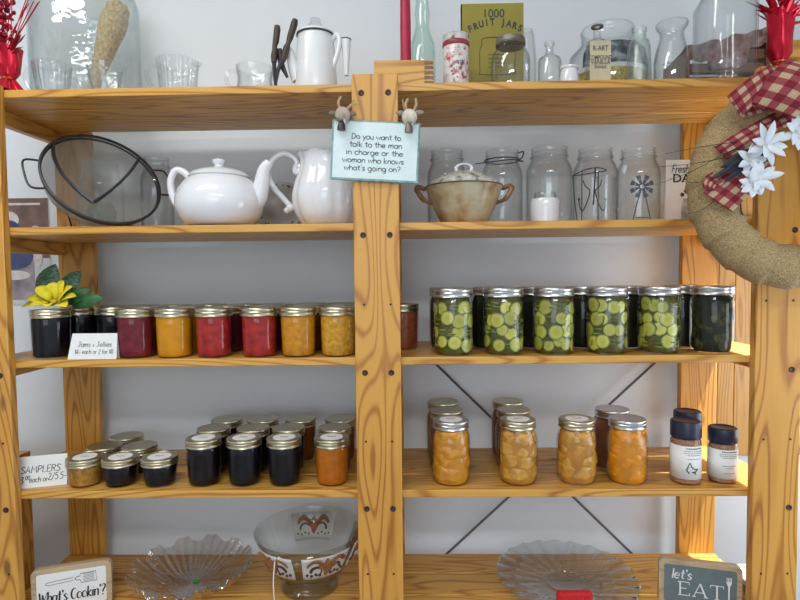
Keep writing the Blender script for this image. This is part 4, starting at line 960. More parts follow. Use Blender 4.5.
# ---------------------------------------------------------------- shelf one
def cupthing(px, hw, ytop, Y, label, ribs, handle, group='pressed glass cups on the top shelf', spout=False, foot=.75):
    Rr = hw/ppm(Y); H = hgt(px, ytop, Y, Z1)
    mod = (lambda r, z, a: (r*(1+.03*cos(ribs*a)), z)) if ribs else None
    t = vessel('glass_cup', label, 'cup', px, 80, Y, Z1, [(Rr*foot*.8, 0), (Rr*foot, .003), (Rr*foot*1.05, H*.15), (Rr*.93, H*.55), (Rr*.97, H*.8), (Rr*1.02, H)], M['glassrib'], group, n=96 if ribs else 40, mod=mod)
    s = handle
    MB().tube(cat_rom([(s*Rr*.90, 0, H*.86), (s*Rr*1.35, -.004, H*.88), (s*Rr*1.55, -.005, H*.6), (s*Rr*1.3, -.004, H*.3), (s*Rr*.88, 0, H*.24)]), .0035, 8).build('handle', M['glass'], t)
    if spout: MB().ball((-s*Rr*1.0, 0, H*.92), Rr*.22, 10, 8, (1.2, .8, .5)).build('spout', M['glassrib'], t)
    return t
cupthing(52.5, 17, 62, .078, 'ribbed glass cup next to the red foil bouquet on the left', 22, -1)
cupthing(107, 18, 63, .064, 'plain glass cup in front of the large loofah jar', 0, -1)
cupthing(178, 19.5, 59, .075, 'fluted glass creamer with spout right of the loofah jar', 26, -1, spout=True, foot=.85)
cupthing(255, 18, 65, .085, 'squat clear glass cup left of the dark iron tongs', 0, -1, foot=.95)
# large jar with loofah
Y = .225; px = 86; Rr = 49/ppm(Y); H = hgt(px, -28, Y, Z1)
t = vessel('large_glass_jar', 'very large clear glass jar holding a tan loofah at upper left', 'jar', px, 40, Y, Z1, [(Rr*.9, 0), (Rr*.98, .004), (Rr, .015), (Rr, H*.80), (Rr*.93, H*.88), (Rr*.7, H*.95), (Rr*.66, H)], M['wrinkle'], n=64, th=.003, mod=lambda r, z, a: (r*(1+.006*sin(5*a+z*30)), z))
Yl = .225
pa = at(83, 88, Yl); pb = at(120, 3, Yl)
lo = thing('loofah', 'tan dried loofah standing slanted inside the large glass jar', 'loofah', (pa.x, Yl, Z1+.006))
d = Vector((pb.x-pa.x, 0, pb.z-Z1-.006)); n_ = 22; path = [d*(i/n_) for i in range(n_+1)]
rs = [(.007+.023*min(1, (i/n_)*1.25)**1.3*(1 if i < n_-2 else (.8 if i < n_ else .4)))*(1+.08*noise.noise(Vector((i*.7, 0, 0)))) for i in range(n_+1)]
MB().tube(path, rs, 18).build('loofah_body', plain('loofah_fibre', (.62, .48, .27), .9, var=.35, scale=160, bump=1), lo)
# iron tongs with wooden grips
Y = .09; t = thing('iron_tongs', 'pair of dark wood gripped iron tongs standing left of the coffee pot', 'tongs', pos(284, 88, Y, Z1))
k = 1/ppm(Y); zz = lambda y: max(.001, hgt(284, y, Y, Z1)); ox = 284
gw = plain('dark_grip_wood', (.055, .035, .025), .5, var=.3)
def grip(pts, rs_): MB().tube([((x_-ox)*k, .0, zz(y_)) for x_, y_ in pts], [r_*k for r_ in rs_], 12).build('grip', gw, t)
grip([(278.5, 25), (278.5, 29), (277, 40), (275.5, 46), (276, 49), (275, 56), (274.5, 62)], [2.6, 3.4, 3.2, 2.4, 3.1, 3.4, 2.6])
grip([(296.5, 19), (295.5, 23), (291, 37), (289, 43), (287.5, 47), (285, 55), (283, 61)], [2.6, 3.5, 3.2, 2.3, 3.3, 3.4, 2.6])
MB().tube([((x_-ox)*k, .001, zz(y_)) for x_, y_ in ((274.5, 61), (275, 75), (276, 100))], [2.2*k, 1.8*k, 1.0*k], 8).tube([((x_-ox)*k, -.004, zz(y_)) for x_, y_ in ((283, 60), (279, 70), (276.5, 82), (275.8, 100))], [2.4*k, 2*k, 1.6*k, .9*k], 8).tube([((x_-ox)*k, .006, zz(y_)) for x_, y_ in ((279, 47), (281, 62), (287, 76))], [3*k, 3*k, 1.4*k], 8, flat=.5).build('jaws', M['wire'], t)
# enamel coffee pot
Y = .115; px = 316; t = thing('coffee_pot', 'white enamel coffee pot with clear knob on the top shelf', 'coffee pot', pos(px, 60, Y, Z1)); k = 1/ppm(Y); zz = lambda y: max(0, hgt(px, y, Y, Z1))
MB().lathe([(20.5*k, 0), (21*k, .003), (20.5*k, zz(80)), (18.5*k, zz(45)), (17.5*k, zz(33)), (16*k, zz(33))], 40).build('body', M['enamel'], t)
MB().torus(18.2*k, .0016, 40, 6, (0, 0, zz(33))).build('rim', M['darkrim'], t)
MB().lathe([(18.8*k, zz(32)), (18.5*k, zz(30.5)), (14*k, zz(27.5)), (8*k, zz(25)), (7.5*k, zz(24.5))], 40).build('lid', M['enamel'], t)
MB().lathe([(8*k, zz(25)), (6.5*k, zz(21)), (4*k, zz(18.5)), (5.5*k, zz(16.5)), (4*k, zz(15)), (.2*k, zz(15))], 20).build('glass_knob', M['glassrib'], t)
MB().tube(cat_rom([(-18*k, -.004, zz(78)), (-22*k, -.006, zz(66)), (-24.5*k, -.008, zz(52)), (-27*k, -.010, zz(47))]), [6*k-i/18*2.5*k for i in range(19)], 12).build('spout', M['enamel'], t)
MB().tube(cat_rom([(16*k, -.006, zz(40)), (20*k, -.008, zz(33)), (26*k, -.010, zz(36)), (22*k, -.010, zz(55)), (15*k, -.010, zz(75))] if False else [(16*k, -.006, zz(39)), (21*k, -.008, zz(33)), (24*k, -.010, zz(40)), (21*k, -.012, zz(56)), (13.5*k, -.012, zz(75))]), [2.6*k]*25, 10, flat=1).build('handle', M['enamel'], t)
MB().lathe([(2.2*k, zz(74)), (3.2*k, zz(60)), (4.8*k, zz(38.5)), (4.9*k, zz(37.5))], 20, c=(30*k, -.004, 0)).build('side_tube', M['enamel'], t)
MB().torus(4.9*k, .0012, 24, 6, (30*k, -.004, zz(37.5))).build('side_tube_rim', M['darkrim'], t)
# dovetailed box with candle and bottle
Y = .085; A = at(374, 60.5, Y-.055); Bp = at(433, 60.5, Y-.055); bh = A.z-Z1; bw = Bp.x-A.x
t = thing('dovetailed_box', 'low pine box with dark dovetailed corner behind the middle post', 'box', ((A.x+Bp.x)/2, Y, Z1)); 
MB().box((0, .0, bh/2), (bw, .11, bh)).build('box_body', M['board'], t, bevel=.001)
mb = MB()
for i in range(5): mb.poly([(bw/2-.017, bh*(i+.05)/5), (bw/2+.0005, bh*(i+.18)/5), (bw/2+.0005, bh*(i+.62)/5), (bw/2-.017, bh*(i+.75)/5)], .112)
mb.build('dovetails', M['oldwood'], t, (0, -.0562, 0), smooth=False)
Yc2 = .105; p = at(405.8, 60, Yc2); cr = 5.3/ppm(Yc2); q = A.z
t = thing('red_candle', 'tall dark red candle standing on the dovetailed box', 'candle', (p.x, Yc2, q+.0003))
MB().lathe([(cr, 0), (cr*.99, .10), (cr*.85, .22), (cr*.6, .225)], 20).build('wax', M['candle'], t); MB().tube([(0, 0, .224), (.001, 0, .236)], .0008, 5).build('wick', M['black'], t)
Y = .21; px = 422.5; k = 1/ppm(Y); zz = lambda y: max(0, hgt(px, y, Y, Z1))
vessel('aqua_bottle', 'tall aqua glass bottle behind the dovetailed box', 'bottle', px, 50, Y, Z1, [(9.5*k, 0), (12*k, .003), (12.5*k, .01), (12.5*k, zz(50)), (11.5*k, zz(42)), (8*k, zz(32)), (6.6*k, zz(24)), (7.4*k, zz(12)), (6.4*k, zz(2)), (5.4*k, zz(-15)), (6*k, zz(-20))], M['aqua'])
# printed tin
tinm = speckle('tin_print', (.42, .07, .07), (.72, .70, .66), (.74, .73, .70), 75)
Y = .075; px = 456; k = 1/ppm(Y); zz = lambda y: max(0, hgt(px, y, Y, Z1))
t = thing('printed_tin', 'white and red printed tin standing left of the fruit jars book', 'tin', pos(px, 60, Y, Z1))
MB().lathe([(12.3*k, 0), (12.5*k, .002), (12.5*k, zz(41)), (12.3*k, zz(40.5))], 36).build('tin_body', tinm, t)
tred = plain('tin_red', (.33, .03, .05), .4, var=.2)
MB().lathe([(12.6*k, .001), (13*k, .002), (13*k, .008), (12.6*k, .009)], 36).build('red_band', tred, t)
MB().lathe([(12.7*k, zz(43)), (13.3*k, zz(42)), (13.3*k, zz(38.5)), (12.7*k, zz(37.5))], 36).build('red_band', tred, t)
MB().lathe([(12.9*k, zz(38)), (13.1*k, zz(36)), (13.0*k, zz(31.5)), (12.4*k, zz(30.5)), (11.5*k, zz(31.5))], 36).build('lid', speckle('tin_lid', (.12, .12, .10), (.50, .47, .43), (.62, .58, .55), 70), t)
def wrapt(q, Rr=12.7*k): a_ = q[0]/Rr; return (Rr*sin(a_), -Rr*cos(a_), q[2])
mb = strokes(MB(), 'J', -.001, zz(56), .010, .0004, xf=wrapt) if False else MB()
strokes(mb, 'DAL', -.009, zz(49.5), .0085, .0004, 0, xf=wrapt) if False else None
for (yy_, w_) in ((47, .014), (49.5, .014), (52, .020), (54.5, .020)):
    x_ = -w_/2
    rr = random.Random(int(yy_))
    while x_ < w_/2:
        l_ = .002; mb.tube([wrapt((x_, 0, zz(yy_)+rr.uniform(-.001, .001))), wrapt((x_+l_, 0, zz(yy_)+rr.uniform(-.002, .002)))], .0005, 4); x_ += .0032
mb.build('printing', plain('faded_red_ink', (.45, .12, .12), .6), t)
mb = MB(); rr = random.Random(9)
for i in range(26): mb.ball(wrapt((rr.uniform(-.014, .014), 0, zz(rr.uniform(60, 78)))), rr.uniform(.0008, .0024), 6, 4, (1, .5, 1))
mb.build('flower_print', plain('tin_ink', (.12, .13, .16), .6, var=.6), t)
# fruit jars book
Y = .150; A = at(459.5, 86, Y); TL = at(461, 4, Y); TR = at(523.5, 3, Y); wd = TR.x-TL.x; hh = TL.z-Z1
bookm = plain('olive_cover', (.30, .25, .035), .6, var=.12, scale=12)
t = thing('fruit_jars_book', 'olive yellow book titled 1000 FRUIT JARS standing on the top shelf', 'book', (TL.x, Y, Z1))
MB().box((wd/2, .006, hh/2), (wd-.002, .008, hh-.004)).build('pages', M['paper'], t)
MB().box((wd/2, .001, hh/2), (wd, .002, hh)).box((wd/2, .011, hh/2), (wd, .002, hh)).box((.001, .006, hh/2), (.002, .012, hh)).build('cover', bookm, t)
font_mesh('1000', 8.5/ppm(Y)*1.35, 'title_number', M['ink'], t, (wd*.52, -.0003, hh-13.5/ppm(Y)), bold=.0002, sx=.95)
ttl = 'FRUIT JARS'
for i, ch in enumerate(ttl):
    if ch == ' ': continue
    f_ = (i-4.5)/4.5; x_ = wd*.545+f_*wd*.385; z_ = hh-(20.5+6.5*f_*f_)/ppm(Y)
    o = font_mesh(ch, .0195, 'title_letter', M['ink'], t, (x_, -.0003, z_), bold=.0008, sx=.82); o.rotation_euler = (pi/2, f_*.36, 0)
mb = MB(); jx = wd*.58; jk = 1/ppm(Y)
def jz(y_): return hh-(y_-4)*jk
mb.tube(cat_rom([(jx+13*jk, 0, jz(37)), (jx-13*jk, 0, jz(37)), (jx-15*jk, 0, jz(44)), (jx-17*jk, 0, jz(48)), (jx-17*jk, 0, jz(68)), (jx-15*jk, 0, jz(72)), (jx+15*jk, 0, jz(72)), (jx+17*jk, 0, jz(66)), (jx+17*jk, 0, jz(48)), (jx+13*jk, 0, jz(37))], 4), .0007, 4)
for i in range(4): mb.tube([(jx-9*jk, 0, jz(53+i*4)), (jx+8*jk, 0, jz(53+i*4))], .0006, 4)
mb.build('jar_drawing', M['ink'], t, (0, -.0004, 0))
# jar with zinc lid
Y = .075; px = 510.5; k = 1/ppm(Y); zz = lambda y: max(0, hgt(px, y, Y, Z1))
t = vessel('zinc_lid_jar', 'clear glass jar with old zinc lid in front of the fruit jars book', 'jar', px, 60, Y, Z1, [(16*k, 0), (18.5*k, .003), (19*k, .012), (19*k, zz(56)), (18*k, zz(51)), (15*k, zz(45)), (13.3*k, zz(43)), (13.3*k, zz(36))], M['glass'], 'empty bottles and jars on the top shelf')
MB().lathe([(13.8*k, zz(41)), (14.3*k, zz(40.5)), (14.0*k, zz(39.5)), (14.4*k, zz(39)), (14*k, zz(38)), (14.3*k, zz(36.5)), (13.8*k, zz(33.5)), (12.5*k, zz(32.5)), (12*k, zz(33.5))], 36).build('lid', M['zinc'], t)
GB = 'empty bottles and jars on the top shelf'
Y = .2; px = 527; k = 1/ppm(Y); zz = lambda y: max(0, hgt(px, y, Y, Z1))
vessel('glass_jar', 'clear jar half hidden behind the zinc lidded jar', 'jar', px, 50, Y, Z1, [(8*k, 0), (9*k, .004), (9*k, zz(60)), (7*k, zz(35)), (5*k, zz(28))], M['glass'], GB)
Y = .09; px = 549.5; k = 1/ppm(Y); zz = lambda y: max(0, hgt(px, y, Y, Z1))
vessel('medicine_bottle', 'small clear medicine bottle with narrow neck right of the zinc lidded jar', 'bottle', px, 60, Y, Z1, [(9*k, 0), (11*k, .002), (11.3*k, .006), (11.3*k, zz(60)), (10.3*k, zz(57)), (6*k, zz(54)), (4*k, zz(52)), (3.7*k, zz(45)), (4.8*k, zz(43.5)), (4.8*k, zz(40))], M['glass'], GB)
Y = .075; px = 569; k = 1/ppm(Y); zz = lambda y: max(0, hgt(px, y, Y, Z1))
t = thing('milk_glass_pot', 'tiny white milk glass pot beside the labelled vanilla bottle', 'pot', pos(px, 70, Y, Z1))
MB().lathe([(8.5*k, 0), (9*k, .002), (9.2*k, zz(78)), (8.4*k, zz(70)), (7.8*k, zz(67.5)), (9*k, zz(66.5)), (9*k, zz(64.5)), (7.5*k, zz(64)), (7*k, zz(67))], 28).build('body', M['white_ceramic'], t)
# vanilla bottle
Y = .075; px = 597; k = 1/ppm(Y); zz = lambda y: max(0, hgt(px, y, Y, Z1))
t = thing('vanilla_bottle', 'old bottle with cream COMPOUND VANILLA paper label on the top shelf', 'bottle', pos(px, 60, Y, Z1))
MB().lathe(shell([(9.5*k, 0), (10.6*k, .003), (10.8*k, .008), (10.8*k, zz(44)), (9.5*k, zz(40.5)), (5*k, zz(38)), (3.6*k, zz(35)), (3.4*k, zz(29)), (3.8*k, zz(27))]), 28, mod=lambda r, z, a: (r*(1-.12*abs(sin(a))**2), z)).build('glass', M['glass'], t)
MB().torus(4.6*k, .0028, 24, 8, (0, 0, zz(25))).build('lip', M['zinc'], t)
lw_, lz0, lz1 = 9.9*k, .004, zz(43)
lab = MB().box((0, -9.8*k, (lz0+lz1)/2), (lw_*2, .0008, lz1-lz0)).build('paper_label', plain('cream_label', (.60, .52, .35), .7, var=.08), t)
yl = -9.8*k-.0006
for s_, y_, sz in (('R-ART', 53, 5.2), ('COMPOUND', 62, 4.6), ('VANILLA', 66.5, 4.6), ('Extract', 70.5, 3.8)):
    font_mesh(s_, sz*k*1.35, 'label_text', M['ink'], lab, (0, yl, zz(y_)-.0), bold=.0001, sx=.62 if s_ == 'COMPOUND' else .75)
# large jar behind
Y = .19; px = 607; k = 1/ppm(Y); zz = lambda y: max(0, hgt(px, y, Y, Z1))
t = vessel('wide_jar', 'wide clear jar with yellow kernels behind the vanilla bottle', 'jar', px, 50, Y, Z1, [(34*k, 0), (37*k, .004), (38*k, .015), (38*k, zz(62)), (35*k, zz(48)), (28*k, zz(40)), (24.5*k, zz(35)), (24*k, zz(27)), (25*k, zz(22)), (24*k, zz(20))], M['glass'], GB, n=48)
MB().lathe([(33*k, .004), (36*k, .012), (36.5*k, zz(72)), (20*k, zz(69)), (1*k, zz(68))], 32).build('kernels', plain('yellow_kernels', (.48, .36, .07), .6, var=.5, scale=160), t)
rows = []
for i in range(21):
    a_ = -.95+i/20*1.9
    rows.append([(37.2*k*sin(a_), -37.2*k*cos(a_), zz(68)), (36.0*k*sin(a_), -36.0*k*cos(a_), zz(54)), (31*k*sin(a_), -31*k*cos(a_), zz(44))])
MB().sheet(rows).build('dark_label', speckle('dark_label', (.03, .04, .05), (.09, .11, .14), (.38, .42, .45), 45), t, solid=.0004)
Y = .08; px = 639; k = 1/ppm(Y); zz = lambda y: max(0, hgt(px, y, Y, Z1))
vessel('frosted_bottle', 'small frosted pale green bottle between vanilla bottle and milk bottle', 'bottle', px, 60, Y, Z1, [(10*k, 0), (11.3*k, .003), (11.5*k, zz(80)), (10.8*k, zz(46)), (9.5*k, zz(40)), (6.6*k, zz(36.5)), (6.2*k, zz(31)), (7*k, zz(29)), (7*k, zz(26))], M['frost'], GB)
Y = .08; px = 671.5; k = 1/ppm(Y); zz = lambda y: max(0, hgt(px, y, Y, Z1))
vessel('milk_bottle', 'clear glass milk bottle with flared rim left of the tall square jar', 'bottle', px, 60, Y, Z1, [(14*k, 0), (15.8*k, .003), (16*k, .01), (16*k, zz(56)), (14.5*k, zz(46)), (11*k, zz(32)), (10.6*k, zz(27)), (14*k, zz(21)), (15*k, zz(18.5)), (14.2*k, zz(16.5))], M['glass'], GB)
Y = .085; px = 724.5; k = 1/ppm(Y); zz = lambda y: max(0, hgt(px, y, Y, Z1))
def sq(r, z, a):
    c_, s_ = abs(cos(a)), abs(sin(a)); return (r*min(1.22, 1/max(c_, s_, 1e-6))**.8 if z < zz(-8) else r, z)
t = thing('square_jar', 'tall clear square glass jar next to the wreath bow', 'jar', pos(px, 40, Y, Z1), (0, 0, 0), GB)
MB().lathe(shell([(21*k, 0), (23.5*k, .004), (24*k, .014), (24*k, zz(-5)), (22*k, zz(-12)), (17*k, zz(-20)), (16*k, zz(-30))], .003), 56, mod=sq).build('glass', M['glass'], t)
# slatted crate with cloth
Y0, Y1 = .17, .265; A = at(686, 82, Y0); B_ = at(766, 82, Y0); wd = B_.x-A.x
t = thing('slatted_crate', 'small dark slatted crate lined with faded red cloth behind the square jar', 'crate', ((A.x+B_.x)/2, (Y0+Y1)/2, Z1)); k = 1/ppm(Y0)
hl, hr_ = hgt(690, 47, Y0, Z1, .006), hgt(764, 27, Y0, Z1, .006); hm = (hl+hr_)/2
for y_ in (-(Y1-Y0)/2, (Y1-Y0)/2):
    for j in range(4): MB().box((0, y_, .014+j*hl*.25), (wd, .006, hl*.17)).build('slat', M['oldwood'], t, bevel=.0008)
for s in (-1, 1):
    MB().box((s*wd/2, 0, (hl if s < 0 else hr_)*.46), (.010, Y1-Y0+.012, (hl if s < 0 else hr_)*.92)).build('end_panel', M['oldwood'], t, bevel=.001)
rows = []
for i in range(25):
    u = i/24; x_ = (u-.5)*wd*1.06; row = []
    for j in range(12):
        v = j/11; y_ = -(Y1-Y0)/2-.007+v*(Y1-Y0+.014); zc = hl+(hr_-hl)*u+.006*noise.noise(Vector((x_*40, v*3, 0)))
        if j == 0: row.append((x_, y_-.001, zc-.036-.014*noise.noise(Vector((x_*30, 5, 0)))-(.03 if .25 < u < .75 else 0)))
        row.append((x_, y_, zc-.010*(1-abs(2*v-1))))
    rows.append(row)
MB().sheet(rows).build('cloth_liner', speckle('faded_cloth', (.13, .05, .045), (.28, .14, .12), (.36, .21, .18), 55), t, solid=.0015)
# pine box at far right end
# foil bouquets
def bouquet(px, base_y, Y, z, label, hts, spikes, wrapr, seed, sticks):
    k = 1/ppm(Y); t = thing('foil_bouquet', label, 'bouquet', pos(px, base_y, Y, z)); rnd = random.Random(seed)
    zt = lambda y: max(.0, hgt(px, y, Y, z))
    def crump(r, zz_, a): return (r*(1+.16*sin(5*a+zz_*40)+.12*noise.noise(Vector((cos(a)*2, sin(a)*2, zz_*45+seed)))), zz_+.004*sin(4*a))
    y0, ytie, ytop = hts
    MB().lathe([(wrapr*1.0*k, max(.004, zt(y0))), (wrapr*.85*k, zt((y0+ytie)/2+2)), (wrapr*.38*k, zt(ytie))], 40, mod=crump, cap0=True).build('foil_skirt', M['foil'], t)
    MB().torus(wrapr*.40*k, .0022, 24, 6, (0, 0, zt(ytie))).build('gold_tie', plain('gold_tie', (.6, .38, .05), .3, .7), t)
    MB().lathe([(wrapr*.45*k, zt(ytie)), (wrapr*.85*k, zt(ytie-10)), (wrapr*.95*k, zt(ytop+12)), (wrapr*1.0*k, zt(ytop)), (wrapr*.9*k, zt(ytop+2)), (wrapr*.3*k, zt(ytie-8))], 40, mod=crump).build('foil_wrap', M['foil'], t)
    s_ = MB()
    for i in range(spikes):
        a_ = rnd.uniform(0, 2*pi); r1 = rnd.uniform(.3, 1.6)*wrapr*k; zb = zt(ytop+rnd.uniform(-4, 16)); L_ = rnd.uniform(.02, .055)
        b0 = Vector((r1*.4*cos(a_), r1*.4*sin(a_), zb)); b1 = b0+Vector((cos(a_)*rnd.uniform(.2, 1.2)*L_, sin(a_)*.7*L_, L_*rnd.uniform(.2, 1)))
        s_.tube([b0, (b0+b1)/2, b1], [.001, .0058, .0003], 5, flat=.3)
    s_.build('glitter_petals', M['glitter' if sticks else 'foil'], t)
    if sticks:
        g = MB()
        for i in range(70):
            a_ = rnd.uniform(0, 2*pi); rr_ = rnd.uniform(0, .022); zc = zt(rnd.uniform(-14, 36)); g.ball((rr_*cos(a_)-.004, rr_*sin(a_), zc), rnd.uniform(.003, .0062), 7, 5, lump=.5, seed=i)
        g.build('glitter_spray', M['glitter'], t)
        st = MB()
        for i in range(9):
            x1_ = (rnd.uniform(8, 34))*k; st.tube([(x1_*.08, rnd.uniform(-.01, .01), zt(40)), (x1_, rnd.uniform(-.02, .02), zt(-6))], .0009, 5)
        st.build('glitter_sticks', M['foil'], t)
    return t
bouquet(8.5, 92, .052, Z1, 'red foil wrapped glitter bouquet standing beside the left post', (93, 75, 44), 26, 12, 2, True)
t = bouquet(779, 78, .075, Z1, 'red foil wrapped poinsettia bouquet standing above the wreath bow', (92, 58, 6), 60, 11.5, 5, False)

# yellow flower and leaves lying on the dark jelly jars
c0 = pos(57, 303, .075, Z3+.1015)
t = thing('artificial_flower', 'yellow artificial flower with green leaves lying on the dark jelly jars', 'flower', c0); k = 1/ppm(.075)
def leafsheet(mb, base, tip, wdt, up, curl=.0, nseg=8):
    base, tip = Vector(base), Vector(tip); d = tip-base; side = d.cross(Vector(up)).normalized(); rows = []
    for i in range(nseg+1):
        u = i/nseg; wv = wdt*sin(pi*min(1, .08+u*.92))**.8; c_ = base+d*u+Vector(up)*curl*sin(pi*u)
        rows.append([c_-side*wv+Vector(up)*wv*.25, c_, c_+side*wv+Vector(up)*wv*.25])
    mb.sheet(rows); return mb
pe = [((-5, -.005, 5), (-28, -.02, -1)), ((-5, -.01, 6), (-24, -.02, 9)), ((-3, -.01, 8), (-15, -.01, 22)), ((0, 0, 8), (-4, .0, 26)), ((2, 0, 8), (7, .0, 28)), ((4, -.01, 7), (17, -.005, 22)), ((5, -.012, 5), (24, -.02, 12)), ((4, -.015, 3), (19, -.035, 2)), ((0, -.015, 3), (2, -.04, 2)), ((-3, -.015, 3), (-14, -.04, 3))]
for b_, e_ in pe:
    mb = MB(); leafsheet(mb, (b_[0]*k, b_[1], b_[2]*k), (e_[0]*k*1.1, e_[1], max(e_[2], 1)*k), .0135, (0, -.5, .85), .006); mb.build('petal', M['yellow_petal'], t, solid=.0006)
MB().ball((0, -.008, .014), .008, 12, 8, (1, 1, .7), lump=.3).build('flower_centre', plain('yellow_centre', (.55, .40, .02), .8, var=.3), t)
for b_, e_, wv, mt in [((-18, .015, 6), (-6, .02, 45), .024, 'leaf2'), ((2, .015, 12), (17, .03, 38), .018, 'leaf2'), ((8, .012, 4), (30, .02, 20), .014, 'leaf'), ((12, .012, 2), (46, .01, 10), .015, 'leaf')]:
    mb = MB(); leafsheet(mb, (b_[0]*k, b_[1], b_[2]*k), (e_[0]*k, e_[1], e_[2]*k), wv, (.2, -.9, .3), .004); mb.build('leaf', M[mt], t, solid=.0006)

# ---------------------------------------------------------------- shelf five
# scalloped crystal bowl
Y = .150; px = 192; rim = at(192, 571, Y); Rr = 60/ppm(Y)
t = thing('crystal_bowl', 'scalloped ribbed crystal bowl with green sticker on the bottom shelf', 'bowl', (rim.x, Y, Z5)); Hh = max(.045, rim.z-Z5)
nl = 12
def scal(r, z, a):
    f_ = min(1, r/Rr); w_ = abs(cos(nl/2*a)); return (r*(1+.07*f_**2*(w_-.6)+.012*cos(36*a)*f_), z+.016*f_**3*(w_-.5)+.0034*cos(36*a+3*f_)*f_)
pr = [(.05, .003), (.062, .004), (.085, .012), (Rr*.82, Hh*.55), (Rr, Hh), (Rr*.985, Hh+.002), (Rr*.79, Hh*.6), (.080, .015), (.058, .006), (.002, .005)]
MB().lathe(pr, 192, mod=scal).build('bowl', M['crystal'], t)
q = atz(196, 581, Z5+.006); MB().lathe([(.0075, 0), (.0075, .0004), (.001, .0005)], 20).build('green_sticker', plain('green_sticker', (.02, .45, .06), .6), t, (q.x-rim.x, q.y-Y, .0066))
# punch bowl
Y = .145; px = 309; rim = at(309, 528, Y); Rr = 55/ppm(Y); Hh = rim.z-Z5
t = thing('punch_bowl', 'large flared glass bowl with brown scroll panels beside the middle post', 'bowl', (rim.x, Y, Z5))
pr = [(.058, 0), (.064, .003), (.064, .012), (.056, .020), (.057, .030), (.068, .044), (Rr*.70, Hh*.40), (Rr*.97, Hh*.93), (Rr, Hh)]
MB().lathe(shell(pr, .0035), 72).build('glass', glass('bowl_glass', (.95, .96, .95), (.5, .52, .5), refl=1.2), t)
def surf(a_, f_, e=.001):
    r0, z0, r1, z1 = Rr*.73, Hh*.47, Rr*.97, Hh*.915
    zq_ = z0+(z1-z0)*f_; prf = [(Rr*.70, Hh*.40), (Rr*.97, Hh*.93), (Rr, Hh)]; r_ = prf[-1][0]
    for (ra, za), (rb, zb_) in zip(prf, prf[1:]):
        if za <= zq_ <= zb_: r_ = ra+(rb-ra)*(zq_-za)/(zb_-za); break
    r_ += e; return (r_*sin(a_), -r_*cos(a_), z0+(z1-z0)*f_)
panel_m = plain('white_panel', (.62, .61, .57), .5, var=.03)
def panel(a0, a1, f0, f1, e, mat, nm):
    rows = [[surf(a0+(a1-a0)*i/12, f0+(f1-f0)*j/6, e) for j in range(7)] for i in range(13)]
    return MB().sheet(rows).build(nm, mat, t, solid=.0004)
for c_ in (-.62, .52, 1.66, 3.22):
    pn = panel(c_-.48, c_+.48, .02, .98, .0012, panel_m, 'printed_panel')
    mb = MB(); mb2 = MB()
    for s in (-1, 1):
        mb.tube([surf(c_+s*(.03+.34*u), .45+.42*sin(u*2.6)-.05*u, .0022) for u in [i/14 for i in range(15)]], [.0125*(1-.6*abs(2*u/14-1)) for u in range(15)], 6, flat=.3)
        mb2.tube([surf(c_+s*(.20+.11*cos(w_)), .38+.20*sin(w_), .0026) for w_ in [i*.42 for i in range(12)]], [.0035*(1-i/14) for i in range(12)], 5)
    mb.tube([surf(c_, .15+.75*i/6, .0022) for i in range(7)], [.003, .006, .010, .012, .009, .006, .002], 6, flat=.3)
    for s in (-1, 1):
        for j in range(4): mb2.ball(surf(c_+s*(.12+.09*j), .20+.05*(j % 2), .0024), .0035, 8, 5, (1, .5, 1))
        mb.ball(surf(c_+s*.10, .62, .0022), .008, 10, 6, (1.2, .4, 1))
    mb.build('scroll_print', M['orange_ink'], pn); mb2.build('curl_print', M['brown_ink'], pn)
tg = MB(); A = at(292, 553, .02)
sl = (A.x-rim.x, -.128, A.z-Z5)
o = MB().box((0, 0, 0), (.016, .0006, .013), Matrix.Rotation(.5, 3, 'Y')).build('price_tag', M['paper'], t, (-.040, -.108, Hh*.86)); o['label'] = 'small white price tag'
MB().tube(cat_rom([(-.050, -.110, Hh*.93), (-.053, -.117, Hh*.6), (-.052, -.118, Hh*.3), (-.051, -.118, .012)]), .0012, 6).build('tag_string', M['white'], t)
# platter
z_ = Z5+.020; c_ = atz(566, 577, z_); Rr = 70/ppm(c_.y)
t = thing('glass_platter', 'round swirled pressed glass platter on the bottom shelf right of the middle post', 'platter', (c_.x, c_.y, Z5))
def swirl(r, z, a):
    f_ = min(1, max(0, (r-.06)/(Rr-.06))); tw = a+f_*.9; return (r*(1+.008*f_*cos(40*a)), z+.0038*sin(22*tw)*(f_*(1.15-f_)*3.2 if f_ > 0 else 0))
pr = [(.055, 0), (.060, .0005), (.062, .004), (.075, .007), (.095, .012), (.115, .018), (Rr*.97, .025), (Rr, .027), (Rr*.985, .030), (.115, .023), (.095, .017), (.075, .012), (.062, .009), (.045, .007), (.042, .009), (.038, .007), (.002, .007)]
MB().lathe(pr, 264, mod=swirl).build('platter', M['crystal2'], t)
q = at(574, 593, .035)
t = thing('red_pouch', 'red woven pouch standing at the shelf edge in front of the glass platter', 'pouch', (q.x, .0325, Z5))
zq = hgt(574, 590.5, .035, Z5)
MB().box((0, 0, zq/2), (36/ppm(.035), .016, zq)).build('pouch', M['red'], t, bevel=.005)
q = at(750, 592, .09)
t = thing('fabric_stack', 'small folded pale pink cloth stack behind the EAT sign', 'cloth', (q.x+.02, .105, Z5))
for i in range(3): MB().box((0, 0, .008+i*.0165), (.07, .09, .015)).build('folded_cloth', plain('pink_cloth%d' % i, ((.50, .42, .42), (.25, .20, .24), (.55, .46, .45))[i], .9), t, bevel=.004)

